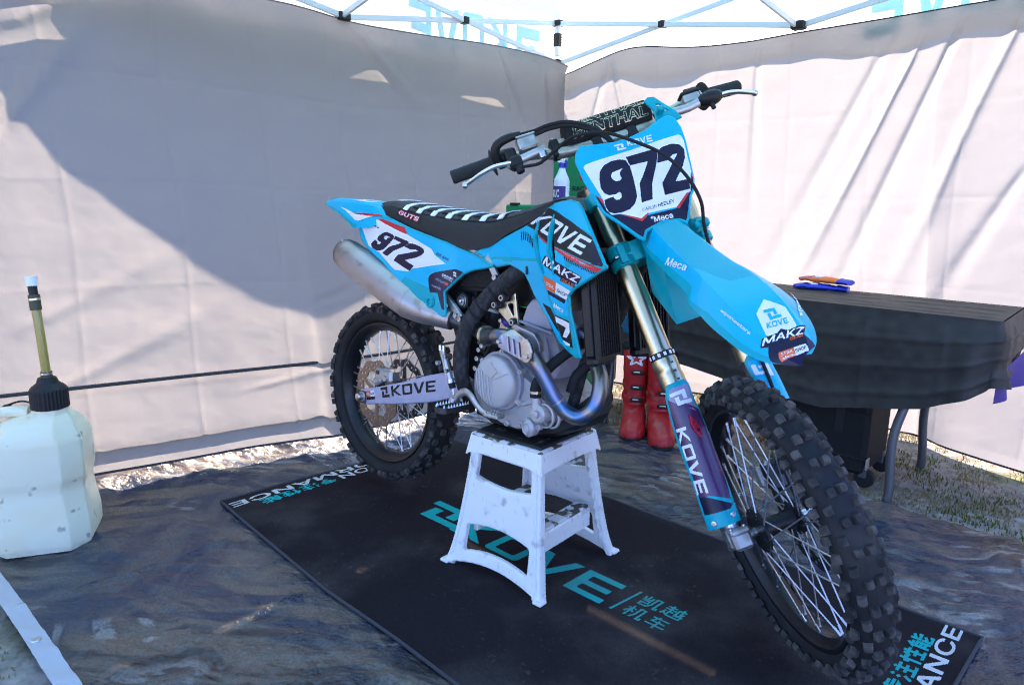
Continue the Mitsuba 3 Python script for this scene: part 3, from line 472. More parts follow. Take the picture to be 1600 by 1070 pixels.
POLY = {
 'PANEL': [(-.025,1.009),(.072,1.015),(.122,1.023),(.183,1.014),(.281,.985),(.442,.945),(.491,.928),(.545,.914),(.591,.899),(.617,.887),(.645,.875),(.612,.87),(.555,.861),(.519,.849),(.491,.829),(.465,.806),(.45,.792),(.454,.762),(.458,.718),(.448,.715),(.414,.719),(.358,.742),(.327,.762),(.3,.779),(.255,.803),(.149,.867),(.046,.912),(-.015,.948),(-.034,.979)],
 'TANKP': [(.544,.916),(.712,.978),(.779,.999),(.821,1.018),(.839,.99),(.833,.961),(.854,.928),(.871,.902),(.888,.874),(.883,.875),(.902,.83),(.914,.791),(.928,.74),(.951,.698),(.978,.673),(.984,.661),(.959,.666),(.945,.674),(.912,.696),(.888,.733),(.857,.77),(.821,.81),(.801,.842),(.839,.799),(.814,.826),(.784,.862),(.752,.873),(.706,.884),(.645,.874),(.613,.889),(.583,.903)],
 'SHROUD': [(.857,1.038),(.88,1.049),(.909,1.054),(.936,1.056),(.97,1.048),(.988,1.032),(1.019,.993),(1.05,.955),(1.078,.92),(1.097,.896),(1.096,.89),(1.087,.884),(1.083,.884),(1.033,.856),(.992,.834),(.973,.817),(.975,.776),(.983,.744),(.991,.703),(1.001,.662),(.981,.66),(.957,.678),(.933,.709),(.917,.747),(.903,.785),(.89,.826),(.874,.854),(.883,.869),(.871,.902),(.851,.932),(.833,.973),(.825,.99),(.812,1.003),(.836,1.017)],
 'SLOT': [(.893,.997),(.897,1.006),(.902,.99),(.905,.961),(.915,.935),(.926,.913),(.931,.882),(.926,.881),(.921,.901),(.903,.933),(.898,.945),(.893,.969)],
 'NUMBG': [(-.02,1.007),(.067,1.013),(.104,1.011),(.266,.966),(.39,.921),(.404,.904),(.45,.878),(.308,.858),(.289,.848),(.218,.851),(.202,.859),(.123,.904),(.053,.924),(.035,.942),(-.004,.985)],
 'REDSTR': [(.101,1.015),(.129,1.014),(.256,.986),(.271,.967),(.264,.965),(.125,1.004)],
 'NUMQ': [(.057,.937),(.296,.85),(.364,.919),(.151,.973)],
 'Q_MECA': [(.051,.996),(.109,.982),(.113,.989),(.062,1.004)],
 'Q_MX': [(.409,.904),(.456,.886),(.462,.893),(.415,.913)],
 'BLKPATCH': [(.392,.789),(.382,.83),(.389,.842),(.409,.851),(.486,.864),(.519,.855),(.491,.832),(.465,.809),(.45,.795),(.45,.738),(.441,.742),(.424,.788),(.41,.79)],
 'Q_Z1': [(.478,.843),(.49,.84),(.493,.853),(.478,.855)],
 'Q_SAND': [(.436,.843),(.477,.83),(.48,.835),(.439,.849)],
 'Q_SAND2': [(.438,.838),(.474,.824),(.476,.828),(.44,.841)],
 'Q_L3': [(.414,.828),(.447,.816),(.45,.823),(.417,.835)],
 'RED3': [(.447,.815),(.46,.812),(.462,.82),(.45,.823)],
 'Q_L4': [(.395,.81),(.435,.798),(.438,.805),(.402,.815)],
 'TANKFILM': [(.552,.913),(.713,.973),(.781,.995),(.803,.986),(.816,.973),(.814,.959),(.823,.944),(.845,.913),(.867,.895),(.853,.879),(.871,.846),(.892,.792),(.86,.789),(.823,.821),(.802,.85),(.834,.825),(.822,.838),(.79,.87),(.758,.878),(.707,.888),(.654,.88),(.621,.891),(.591,.902)],
 'TANKBLK': [(.86,.792),(.893,.782),(.917,.747),(.934,.715),(.911,.728)],
 'KBAND': [(.861,1.035),(.887,1.028),(.916,1.016),(.963,.997),(1.0,.979),(1.035,.962),(1.048,.947),(1.086,.899),(1.081,.896),(1.014,.912),(.955,.93),(.895,.945),(.849,.963),(.834,.973),(.822,.978),(.769,.993),(.811,1.006)],
 'NAVYC': [(1.048,.947),(1.086,.899),(1.082,.896),(1.052,.899),(1.055,.91),(1.029,.935)],
 'SRED': [(.837,.97),(.896,.943),(.956,.927),(1.015,.909),(1.083,.889),(1.069,.879),(1.017,.896),(.959,.916),(.897,.941),(.867,.951),(.848,.961)],
 'Q_KOVE': [(.784,.997),(1.015,.919),(1.04,.955),(.843,1.027)],
 'SFILM': [(.85,.959),(.898,.937),(.96,.914),(1.017,.894),(1.068,.878),(1.065,.88),(1.03,.861),(.987,.838),(.967,.818),(.969,.766),(.92,.768),(.906,.804),(.893,.834),(.881,.862),(.888,.874),(.875,.904),(.856,.932)],
 'SFILMTOP': [(.871,1.035),(.887,1.047),(.916,1.052),(.937,1.054),(.964,1.048),(.983,1.032),(1.013,.995),(1.032,.97),(.999,.983),(.956,1.002),(.907,1.022)],
 'Q_MAKZ': [(.883,.894),(1.003,.852),(1.018,.868),(.896,.913)],
 'Q_GEAR': [(.95,.854),(.991,.84),(.996,.849),(.956,.862)],
 'MAKZBG': [(.879,.895),(.887,.914),(.905,.914),(1.021,.868),(1.006,.849),(.997,.851),(.996,.84),(.946,.855),(.949,.862)],
 'STIHLBG': [(.881,.865),(.931,.85),(.925,.822),(.892,.83)],
 'SHOPBG': [(.931,.85),(.982,.831),(.964,.808),(.925,.822)],
 'STBAR': [(.892,.829),(.962,.808),(.956,.798),(.897,.818)],
 'Q_STIHL': [(.891,.841),(.92,.831),(.923,.839),(.893,.85)],
 'Q_SHOP': [(.93,.826),(.964,.816),(.972,.823),(.934,.835)],
 'Q_MECA2': [(.914,.786),(.949,.774),(.953,.785),(.919,.797)],
 'ZBLK': [(.913,.767),(.969,.755),(.976,.688),(.965,.69),(.926,.716)],
 'Q_Z2': [(.906,.717),(.967,.693),(.971,.753),(.919,.763)],
 'ZP1': [(.919,.763),(.97,.751),(.97,.727),(.956,.711),(.943,.713),(.957,.738),(.921,.748)],
 'ZP2': [(.908,.736),(.921,.71),(.968,.697),(.965,.691),(.924,.696),(.908,.717)],
 'PLATE': [(-.14,.956),(-.13,.976),(-.115,.989),(-.091,.982),(-.031,.969),(.007,.969),(.052,.975),(.095,.992),(.112,.997),(.127,.998),(.14,.985),(.145,.956),(.141,.918),(.129,.867),(.117,.813),(.104,.787),(.088,.77),(.061,.72),(.05,.708),(.034,.721),(-.003,.729),(-.032,.724),(-.047,.721),(-.062,.7),(-.075,.717),(-.107,.77),(-.127,.801),(-.134,.844),(-.139,.899)],
 'PWHITE': [(-.127,.93),(-.12,.936),(-.007,.933),(.126,.937),(.132,.932),(.133,.918),(.122,.869),(.115,.833),(.104,.816),(.09,.783),(.08,.783),(.044,.756),(-.029,.764),(-.049,.755),(-.091,.785),(-.109,.79),(-.116,.807),(-.114,.835)],
 'PNAVY': [(-.127,.853),(-.117,.828),(-.116,.804),(-.109,.789),(-.091,.784),(-.048,.75),(-.031,.759),(.043,.753),(.086,.781),(.103,.809),(.118,.836),(.112,.811),(.101,.788),(.085,.771),(.058,.721),(.05,.714),(.035,.725),(-.002,.733),(-.034,.728),(-.049,.723),(-.06,.706),(-.072,.723),(-.102,.772),(-.121,.8)],
 'PRED1': [(-.092,.786),(-.088,.784),(-.048,.757),(-.028,.765),(-.026,.763),(-.049,.749)],
 'PRED2': [(.042,.756),(.08,.783),(.086,.781),(.046,.75)],
 'PRED3': [(-.126,.854),(-.122,.847),(-.114,.832),(-.117,.818),(-.122,.839)],
 'PRED4': [(.119,.843),(.121,.84),(.115,.814),(.107,.801),(.111,.822)],
 'N9': [(-.026,.912),(-.039,.919),(-.06,.921),(-.08,.917),(-.095,.905),(-.103,.886),(-.108,.864),(-.105,.848),(-.097,.839),(-.08,.836),(-.071,.839),(-.068,.832),(-.071,.824),(-.077,.82),(-.086,.822),(-.089,.828),(-.089,.832),(-.111,.832),(-.115,.816),(-.113,.8),(-.103,.791),(-.087,.787),(-.064,.788),(-.047,.798),(-.036,.813),(-.032,.83),(-.026,.861),(-.022,.893)],
 'N9H': [(-.069,.892),(-.058,.893),(-.039,.894),(-.049,.888),(-.053,.88),(-.052,.871),(-.057,.866),(-.068,.867),(-.073,.873),(-.075,.883)],
 'N7': [(-.022,.919),(.052,.917),(.054,.901),(.041,.878),(.011,.833),(-.004,.794),(-.032,.794),(-.017,.843),(.0,.861),(.024,.891),(-.021,.895)],
 'N2': [(.052,.905),(.071,.916),(.098,.917),(.117,.91),(.123,.895),(.116,.874),(.1,.852),(.073,.826),(.066,.819),(.101,.815),(.092,.79),(.028,.794),(.034,.825),(.063,.852),(.087,.875),(.102,.888),(.089,.889),(.071,.878),(.045,.879),(.044,.893)],
 'PNUMQ': [(-.129,.804),(.093,.79),(.125,.912),(-.092,.917)],
 'Q_PK': [(-.006,.945),(.057,.938),(.06,.956),(-.004,.959)],
 'Q_PZ': [(-.038,.942),(-.012,.94),(-.009,.956),(-.037,.959)],
 'Q_CAR': [(-.039,.772),(-.003,.77),(-.001,.779),(-.035,.78)],
 'Q_HED': [(.001,.77),(.042,.768),(.044,.778),(.003,.779)],
 'Q_PM': [(-.023,.737),(.024,.733),(.026,.747),(-.02,.751)],
 'PSTAR': [(-.028,.751),(-.025,.752),(-.022,.755),(-.022,.751),(-.02,.749),(-.023,.749),(-.026,.746),(-.026,.749)],
 'FHEX': [(.74,-.183),(.688,.192),(.752,.463),(.85,.44),(.883,.118),(.867,-.235),(.848,-.362)],
 'FNAVY': [(.9,-.554),(.881,-.408),(.843,.049),(.876,.341),(.963,.941),(1.054,-.169),(1.034,-1.03),(.967,-.933)],
 'Q_FZ': [(.79,-.089),(.792,.25),(.744,.302),(.737,-.007)],
 'Q_FK': [(.822,-.232),(.829,.301),(.802,.332),(.797,-.156)],
 'Q_FM': [(.884,-.64),(.899,.488),(.864,.609),(.857,-.468)],
 'FMBG': [(.884,-.686),(.855,-.498),(.855,-.101),(.841,.056),(.86,.091),(.853,.687),(.905,.496),(.904,.257),(.898,-.567)],
 'Q_FG': [(.908,.049),(.911,.458),(.898,.504),(.892,.1)],
 'FSTI': [(.943,-.491),(.945,.036),(.99,-.059),(.988,-.803)],
 'FSHO': [(.945,.036),(.946,.469),(.984,.607),(.99,-.059)],
 'Q_FST': [(.965,-.572),(.968,-.067),(.953,-.026),(.95,-.48)],
 'Q_FSH': [(.973,-.003),(.973,.503),(.955,.457),(.956,.033)],
 'Q_FBA': [(.983,-.661),(.991,.353),(.977,.331),(.971,-.572)],
 'Q_FME': [(.277,-.891),(.397,-.678),(.388,-.541),(.276,-.714)],
 'Q_FAL': [(.65,-.697),(.813,-.642),(.81,-.561),(.652,-.634)],
 'Q_FCR': [(.807,.651),(.578,1.277),(.584,1.297),(.793,.825)],
 'GUARD': [(-.681,.361),(-.444,.369),(.699,.37),(1.02,.362),(.739,.322),(.928,.281),(1.216,.21),(1.219,.143),(.723,.046),(.79,.034),(.087,.032),(-.906,.033),(-1.069,.041),(-.969,.07),(-1.102,.161),(-1.186,.249),(-.86,.326)],
 'GLILAC': [(-.431,.357),(-.331,.362),(.607,.363),(.715,.356),(.612,.323),(.783,.287),(.12,.309),(-.236,.311),(-.674,.329)],
 'GPURP': [(-.682,.328),(-.243,.31),(.113,.308),(.786,.284),(.919,.227),(1.104,.172),(.626,.097),(-.261,.118),(-.876,.121),(-.847,.178),(-.858,.256)],
 'GNAVY': [(-.895,.117),(-.333,.102),(.647,.073),(.391,.066),(-.905,.069)],
 'Q_GK': [(-1.106,.118),(-.359,.269),(-.729,.271),(-.951,.115)],
 'GKQ': [(-.799,.27),(-.951,.115),(-.303,.114),(-.251,.269)],
 'GZQ': [(-.395,.319),(.529,.317),(.587,.352),(-.487,.35)],
}
POLY = {k: np.array(v) for k, v in POLY.items()}
# ------------------------------------------------------------------ motorbike
BK = thing('motocross_bike', 'turquoise motocross bike with race number 972 standing on a white plastic stand', 'motorbike')
def b(part, mesh, mat, M=MB, smooth=35, label=None): return add(f'{BK}__{part}', mesh, mat, M=M, smooth=smooth, label=label)
def PY(k): return pg(*POLY[k])
def S_flat(y): return lambda p: np.stack([p[:, 0], np.full(len(p), y), p[:, 1]], -1)
def mir(m): m = m.copy(); m.vertices[:, 1] *= -1; m.faces = m.faces[:, ::-1]; return m
def fl(part, geom, S, mat, M=MB, off=.0006, h=.008, grid=.015, sign=1): return b(part, film(geom, S, off, h, grid, sign), mat, M, smooth=True)
def bolt(p, r=.006, h=.004, axis='y', s=-1): return move(lathe([(r * .3, h * .55), (r * .55, h * .55), (r * .6, h), (r * .9, h), (r, h * .7), (r, -h)], 14), M4({'y': np.array([[1, 0, 0], [0, 0, s], [0, -s, 0]]), 'x': np.array([[0, 0, s], [0, 1, 0], [-s, 0, 0]]), 'z': np.eye(3)}[axis].astype(float), p))

# --- wheels (axle along y)
knob_m = []
for sx, sy, sz in ((.017, .015, .012), (.0155, .0145, .0115), (.0195, .017, .0125)):
    base = np.array([[-1, -1, 0], [1, -1, 0], [1, 1, 0], [-1, 1, 0]]) * [sx / 2 * 1.2, sy / 2 * 1.2, 0]; c = .0040
    topr = [(a * (sx / 2 - (c if k else 0)), d * (sy / 2 - (0 if k else c)), sz - c * 0) for a in (-1, 1) for d in (-1, 1) for k in (0, 1)]
    mid = [(a * sx / 2, d * sy / 2, sz - c) for a in (-1, 1) for d in (-1, 1)]
    knob_m.append(trimesh.convex.convex_hull(np.vstack([base, topr, mid])))
knob_d = [mikit.ply(m, 'm_knob') for m in knob_m]
spoke_d = {}
def wheel(name, M, prof, Rk, half, lug, nrow, rimr, hub_l, hub_r, rng, pats):
    W_ = f'{name}__'
    full = prof + [(r, -h) for r, h in prof[::-1]]
    b(W_ + 'tyre', lathe(full, 96, 'y', closed=True), 'm_tyre', M, smooth=50)
    pr_ = np.array([(r, h) for r, h in prof if r > Rk - .032]); pr_ = pr_[np.argsort(pr_[:, 1])]
    def carc(y):
        rr = np.interp(abs(y), pr_[::-1][::-1][:, 1], pr_[:, 0]); return rr
    for i in range(nrow):
        th = 2 * np.pi * i / nrow
        for (y, kd, tilt, dth) in pats[i % 2]:
            t = th + dth + rng.uniform(-.004, .004); n = np.array([math.sin(t) * math.cos(tilt), math.sin(tilt), math.cos(t) * math.cos(tilt)]); tg = np.array([math.cos(t), 0, -math.sin(t)]); w = np.cross(n, tg)
            r = carc(y) - .002; p = np.array([math.sin(t) * r, y, math.cos(t) * r])
            add(f'{BK}__{W_}knob', knob_d[kd], None, M=M @ M4(np.stack([tg, w, n], 1) @ trimesh.transformations.rotation_matrix(rng.uniform(-.06, .06), [0, 0, 1])[:3, :3], p))
    R0, R1 = rimr; hw = half * .62
    rim = [(R1, -hw), (R1 + .004, -hw - .0025), (R1 + .002, -hw - .004), (R1 - .006, -hw - .002), (R0 + .012, -hw * .75), (R0, -hw * .38), (R0 - .001, 0)]
    rim = rim + [(r, -h) for r, h in rim[-2::-1]] + [(R0 + .006, hw * .3), (R0 + .006, -hw * .3)]
    b(W_ + 'rim', lathe(rim, 96, 'y', closed=True), 'm_black', M, smooth=40)
    for side, hy, hr in ((-1, hub_r[0], hub_r[1]), (1, hub_l[0], hub_l[1])):
        for j in range(18):
            grp = j % 2; a0 = 2 * np.pi * (j + .25 * (side > 0)) / 18; a1 = a0 + (1 if grp else -1) * math.radians(46) + (0 if grp else math.radians(6))
            p0 = np.array([math.sin(a0) * hr, hy + (.0035 if grp else -.0035) * 1, math.cos(a0) * hr]); p1 = np.array([math.sin(a1) * (R0 + .001), side * .006, math.cos(a1) * (R0 + .001)])
            L_ = np.linalg.norm(p1 - p0); z = (p1 - p0) / L_; x = np.cross([0, 1, 0], z); x /= np.linalg.norm(x); Mx = M @ M4(np.stack([x, np.cross(z, x), z], 1), p0)
            key = (name, side, grp)
            if key not in spoke_d: spoke_d[key] = (mikit.ply(lathe([(.0018, 0), (.0018, L_ - .012)], 8), 'm_spoke', smooth=60), mikit.ply(lathe([(.0031, L_ - .022), (.0031, L_ - .006), (.0042, L_ - .004), (.0042, L_)], 8), 'm_spoke', smooth=40))
            for part, d in zip(('spoke', 'nipple'), spoke_d[key]): add(f'{BK}__{W_}{part}', d, None, M=Mx)
    prof_h = [(.011, hub_r[0] - .010), (.018, hub_r[0] - .008), (hub_r[1] + .006, hub_r[0] - .004), (hub_r[1] + .006, hub_r[0] + .003), (.024, hub_r[0] + .008), (.020, 0), (.024, hub_l[0] - .008), (hub_l[1] + .006, hub_l[0] - .003), (hub_l[1] + .006, hub_l[0] + .004), (.018, hub_l[0] + .008), (.011, hub_l[0] + .010)]
    b(W_ + 'hub', lathe(prof_h, 40, 'y'), 'm_black', M, smooth=40)
    for side, (hy, hr) in ((-1, hub_r), (1, hub_l)):
        for j in range(9):
            a = 2 * np.pi * j / 9; add(f'{BK}__{W_}hub_bolt', bolt((math.sin(a) * (hr - .012), hy + side * .004, math.cos(a) * (hr - .012)), .0032, .002, 'y', side), 'm_steel', M=M)
def petal_disc(r0, r1, th, holes=20):
    o = sg.Point(0, 0).buffer(1, quad_segs=40); ts = np.linspace(0, 2 * np.pi, 240, endpoint=False)
    g = sg.Polygon([((r1 + .004 * math.sin(10 * t)) * math.cos(t), (r1 + .004 * math.sin(10 * t)) * math.sin(t)) for t in ts]).difference(sg.Polygon([((r0 + .004 * math.sin(10 * t)) * math.cos(t), (r0 + .004 * math.sin(10 * t)) * math.sin(t)) for t in ts]))
    for k in range(holes * 2):
        t = 2 * np.pi * k / (holes * 2); r = r0 + (r1 - r0) * (.34 if k % 2 else .68); g = g.difference(sg.Point(r * math.cos(t), r * math.sin(t)).buffer(.0055, quad_segs=4))
    arms = shapely.union_all([affinity.rotate(pg((-.009, .03), (.009, .03), (.006, r0 + .006), (-.006, r0 + .006)), a, origin=(0, 0)) for a in range(0, 360, 60)]); g2 = g.union(arms)
    return [rot(trimesh.creation.extrude_polygon(q, th, engine='earcut'), [1, 0, 0], 90) for q in getattr(g2, 'geoms', [g2])][0]
rngw = np.random.default_rng(5)
MFW = ML @ M4(None, (.054, 0, 0)); MRW = MB @ M4(None, (.012, 0, .397))
fp = [(.276, .026), (.288, .036), (.302, .0405), (.316, .039), (.325, .031), (.331, .018), (.333, 0)]
wheel('front_wheel', MFW, fp, .333, .042, .011, 74, (.251, .274), (.036, .034), (-.052, .044), rngw,
      {0: [(-.0105, 1, -.2, 0), (.0105, 1, .2, 0), (-.0395, 1, -1.05, .01), (.0395, 1, 1.05, .01)], 1: [(-.0265, 1, -.58, 0), (.0265, 1, .58, 0), (-.0405, 1, -1.2, -.01), (.0405, 1, 1.2, -.01)]})
rp = [(.256, .034), (.270, .048), (.286, .053), (.300, .051), (.310, .042), (.316, .024), (.318, 0)]
wheel('rear_wheel', MRW, rp, .318, .054, .012, 54, (.224, .252), (.040, .036), (-.040, .036), rngw,
      {0: [(-.016, 2, -.2, 0), (.016, 2, .2, 0), (-.050, 2, -1.0, .02), (.050, 2, 1.0, .02)], 1: [(-.034, 2, -.55, 0), (.034, 2, .55, 0), (-.052, 1, -1.15, -.02), (.052, 1, 1.15, -.02)]})
b('rear_wheel__brake_disc', tr(petal_disc(.082, .120, .004), 0, -.062, 0), 'm_disc', MRW, label='brown drilled rear brake disc')
b('rear_wheel__sprocket', tr(petal_disc(.085, .112, .005, 14), 0, .066, 0), 'm_darksteel', MRW)
b('front_wheel__brake_disc', tr(petal_disc(.098, .132, .004), 0, .058, 0), 'm_darksteel', MFW)
b('front_axle', lathe([(.009, -.118), (.012, -.116), (.012, .10), (.009, .103)], 20, 'y'), 'm_steel', MFW)
b('rear_axle', lathe([(.008, -.150), (.013, -.148), (.013, -.136), (.010, -.134), (.010, .14)], 20, 'y'), 'm_steel', MRW)

# --- fork, clamps
def fk(l): return lambda prof, n=28: tr(lathe(prof, n), .022, l, 0)
for s in (-1, 1):
    t = fk(s * .099)
    b('fork_tube', t([(.0265, .362), (.031, .364), (.031, .392), (.0295, .398), (.0295, .408), (.031, .414), (.031, .430), (.029, .436), (.029, .452), (.0275, .460), (.0275, .64), (.0255, .70), (.0255, .755), (.027, .76), (.027, .90), (.02, .903)]), 'm_gold', ML)
    b('fork_tube__seal_ring', t([(.0298, .436), (.0302, .437), (.0302, .451), (.0298, .452)]), 'm_black', ML)
    for j in range(6): b('fork_tube__ring_mark', move(cbox(.004, .007, .009, .0005), M4(trimesh.transformations.rotation_matrix(-1.5 + j * .5, [0, 0, 1])[:3, :3], (.022 + .0295 * math.cos(-1.5 + j * .5), s * .099 + .0295 * math.sin(-1.5 + j * .5), .4445))), 'm_white', ML)
    for j in range(3): b('fork_tube__dimple', move(cbox(.003, .008, .006, .001), M4(trimesh.transformations.rotation_matrix(.25, [0, 0, 1])[:3, :3], (.022 + .0298 * math.cos(.25), s * .099 + .0298 * math.sin(.25), .378 + j * .021))), 'm_olive', ML)
    b('fork_leg', t([(.0235, .0), (.0235, .365)]), 'm_steel', ML)
    b('fork_tube__cap', t([(.025, .90), (.022, .912), (.012, .914), (.012, .922), (.004, .923)]), 'm_redalu', ML)
    b('axle_lug', cbox(.046, .040, .056, .010, (.026, s * .102, .0)), 'm_alu', ML)
    b('axle_lug__clamp', cbox(.030, .044, .040, .007, (.060, s * .100, -.006)), 'm_alu', ML); b('axle_lug__clamp_cap', cbox(.031, .046, .014, .004, (.060, s * .100, .0145)), 'm_alu', ML)
    for dy in (-.016, .016): b('axle_lug__bolt', bolt((.062, s * .100 + dy, .0215), .004, .003, 'z'), 'm_steel', ML)
def ring(r0, r1, z0, z1, at, n=32): return tr(lathe([(r0, z0), (r1 - .003, z0), (r1, z0 + .003), (r1, z1 - .003), (r1 - .003, z1), (r0, z1)], n, closed=True), *at)
for s in (-1, 1):
    b('lower_clamp__collar', ring(.0262, .0345, .676, .700, (.022, s * .099, 0)), 'm_teal', ML); b('lower_clamp__collar', ring(.0262, .0345, .707, .736, (.022, s * .099, 0)), 'm_teal', ML)
    b('lower_clamp__pinch', cbox(.012, .022, .05, .003, (.056, s * .105, .706)), 'm_teal', ML); b('lower_clamp__bolt', bolt((.050, s * .118, .704), .004, .006, 'y', s), 'm_steel', ML)
    b('upper_clamp__collar', ring(.0272, .036, .845, .882, (.022, s * .099, 0)), 'm_teal', ML)
b('lower_clamp__bridge', tr(rot(trimesh.creation.extrude_polygon(rnd(pg((.045, -.10), (.055, -.06), (.05, 0), (.055, .06), (.045, .10), (-.01, .10), (-.035, .04), (-.035, -.04), (-.01, -.10)), .012), .05, engine='earcut'), [0, 0, 1], 0), 0, 0, .682), 'm_teal', ML)
b('upper_clamp__bridge', tr(trimesh.creation.extrude_polygon(rnd(pg((.045, -.10), (.045, .10), (-.01, .10), (-.035, .04), (-.035, -.04), (-.01, -.10)), .012), .03, engine='earcut'), 0, 0, .848), 'm_teal', ML)
b('steering_stem', lathe([(.018, .70), (.018, .89), (.012, .90)], 20), 'm_darksteel', ML)
# fork guards
for s in (-1, 1):
    Sg = (lambda p: S_guard(p)) if s < 0 else (lambda p: S_guard(p) * [1, -1, 1])
    gp = PY('GUARD') if s < 0 else PY('GUARD'); sg_ = 1 if s < 0 else -1
    gw = rnd(pg((-1.0, .034), (.85, .034), (.8, .06), (1.1, .15), (1.15, .22), (.95, .28), (.8, .33), (.95, .36), (.6, .374), (-.5, .372), (-.8, .345), (-1.0, .28), (-1.15, .22), (-1.1, .10), (-1.05, .06)), .01)
    b('fork_guard', shell(gw, Sg, .0015, .0015, .02, .012, sg_), 'm_cyan', ML, smooth=40)
    G_ = lambda g, mat, o: fl('fork_guard__decal' if s < 0 else 'fork_guard_001__decal', g, Sg, mat, ML, o, .012, .03, sg_)
    inner = gw.buffer(-.012)
    G_(rnd(PY('GLILAC'), .006).intersection(inner), 'm_lilac' if s < 0 else 'm_film', .0005); G_(PY('GPURP').buffer(.012).intersection(inner), 'm_purple' if s < 0 else 'm_film', .0006); G_(PY('GNAVY').intersection(inner), 'm_navy', .0005)
    if s < 0:
        fl('fork_guard__lettering', fit(kv, POLY['GKQ']), Sg, 'm_white', ML, .0012, .012, None); fl('fork_guard__logo', fit(zl, POLY['GZQ']), Sg, 'm_white', ML, .0012, .012, None)
        gcl = [trimesh.convex.convex_hull(np.array(x)) for x in ()]
        c0 = S_guard(np.array([[.18, .263]]))[0]; nn = normals2(S_guard, np.array([[.18, .263]]))[0]; up_ = np.array([0, -.12, 1.]); up_ -= nn * (up_ @ nn); up_ /= np.linalg.norm(up_); Mq = ML @ M4(np.stack([np.cross(up_, nn), up_, nn], 1), c0 + nn * .001)
        bd = pg((-.003, .027), (.003, .027), (.005, .016), (.009, .009), (.009, -.010), (.005, -.017), (.003, -.028), (-.003, -.028), (-.005, -.016), (-.009, -.009), (-.009, .009), (-.005, .016))
        b('fork_guard__holeshot_clip', shell(rnd(bd, .001), lambda p: np.stack([p[:, 0], p[:, 1], 0 * p[:, 0] + .007], -1), .005, .002, .02, .004), 'm_redalu', Mq, label='red anodised start clip on the fork guard')
        b('fork_guard__holeshot_button', tr(lathe([(.0001, .007), (.004, .0068), (.005, .005), (.005, 0)], 20), 0, .003, .007), 'm_redalu', Mq); b('fork_guard__holeshot_slot', cbox(.006, .007, .002, .0005, (.001, -.011, .0075)), 'm_black', Mq)
    if s > 0:
        fl('fork_guard_001__lettering', fit(kv, [(.5, .27), (.45, .13), (-.2, .13), (-.15, .27)]), Sg, 'm_white', ML, .0012, .012, None, -1); fl('fork_guard_001__logo', fit(zl, [(.6, .32), (.6, .35), (-.3, .35), (-.3, .31)]), Sg, 'm_white', ML, .0012, .012, None, -1)
    for a_, u_ in ((-.55, .046), (.42, .052)):
        p_ = Sg(np.array([[a_, u_]]))[0]; n_ = normals2(Sg, np.array([[a_, u_]]))[0] * sg_; x_ = np.cross([0, 0, 1.], n_); x_ /= np.linalg.norm(x_)
        add(f"{BK}__fork_guard{'' if s < 0 else '_001'}__screw", move(lathe([(.0015, .001), (.003, .001), (.0035, .003), (.006, .0028), (.0075, 0), (.0075, -.003)], 16), M4(np.stack([x_, np.cross(n_, x_), n_], 1), p_)), 'm_steel', M=ML)
b('front_caliper', cat(cbox(.055, .040, .075, .010, (.002, .050, .095))), 'm_darksteel', ML); b('front_caliper__bracket', cbox(.03, .012, .05, .003, (-.012, .02, .100)), 'm_alu', ML); b('front_caliper__bracket', cbox(.022, .012, .040, .004, (.012, .036, .112)), 'm_alu', ML)

# --- handlebar
barp = np.array([(-.075, -.415, 1.093), (-.058, -.30, 1.090), (-.030, -.20, 1.064), (-.010, -.155, 1.038), (.012, -.115, 1.022), (.02, -.06, 1.016), (.02, .06, 1.016), (.012, .115, 1.022), (-.010, .155, 1.038), (-.030, .20, 1.064), (-.058, .30, 1.090), (-.075, .415, 1.093)])
b('handlebar', tube(barp, .0142, 16, 8), 'm_bar', ML)
b('handlebar__crossbar', tube([(-.004, -.155, 1.058), (.0, -.10, 1.062), (.0, .10, 1.062), (-.004, .155, 1.058)], .007, 12), 'm_bar', ML)
pad = lathe([(.012, -.118), (.033, -.117), (.037, -.112), (.037, .112), (.033, .117), (.012, .118)], 40, 'y'); b('bar_pad', tr(pad, 0, 0, 1.062), 'm_rubber', ML, label='black padded crossbar roll with gold outlined lettering')
def S_pad(p): return np.stack([.0373 * np.cos(p[:, 1]), p[:, 0], 1.062 + .0373 * np.sin(p[:, 1])], -1)
outl = lambda g, w: g.buffer(w).difference(g.buffer(-w))
rw = words('RENTHAL', True, .12)
for a0 in (-.52, .42, 1.36):
    g = affinity.affine_transform(rw, [.205 / rw.bounds[2], 0, 0, .70, -.100, a0]); g2 = shapely.transform(g, lambda q: q * [1, .037]); fl('bar_pad__lettering', shapely.transform(outl(g2, .0010), lambda q: q / [1, .037]), S_pad, 'm_gold', ML, .0004, .01, None)
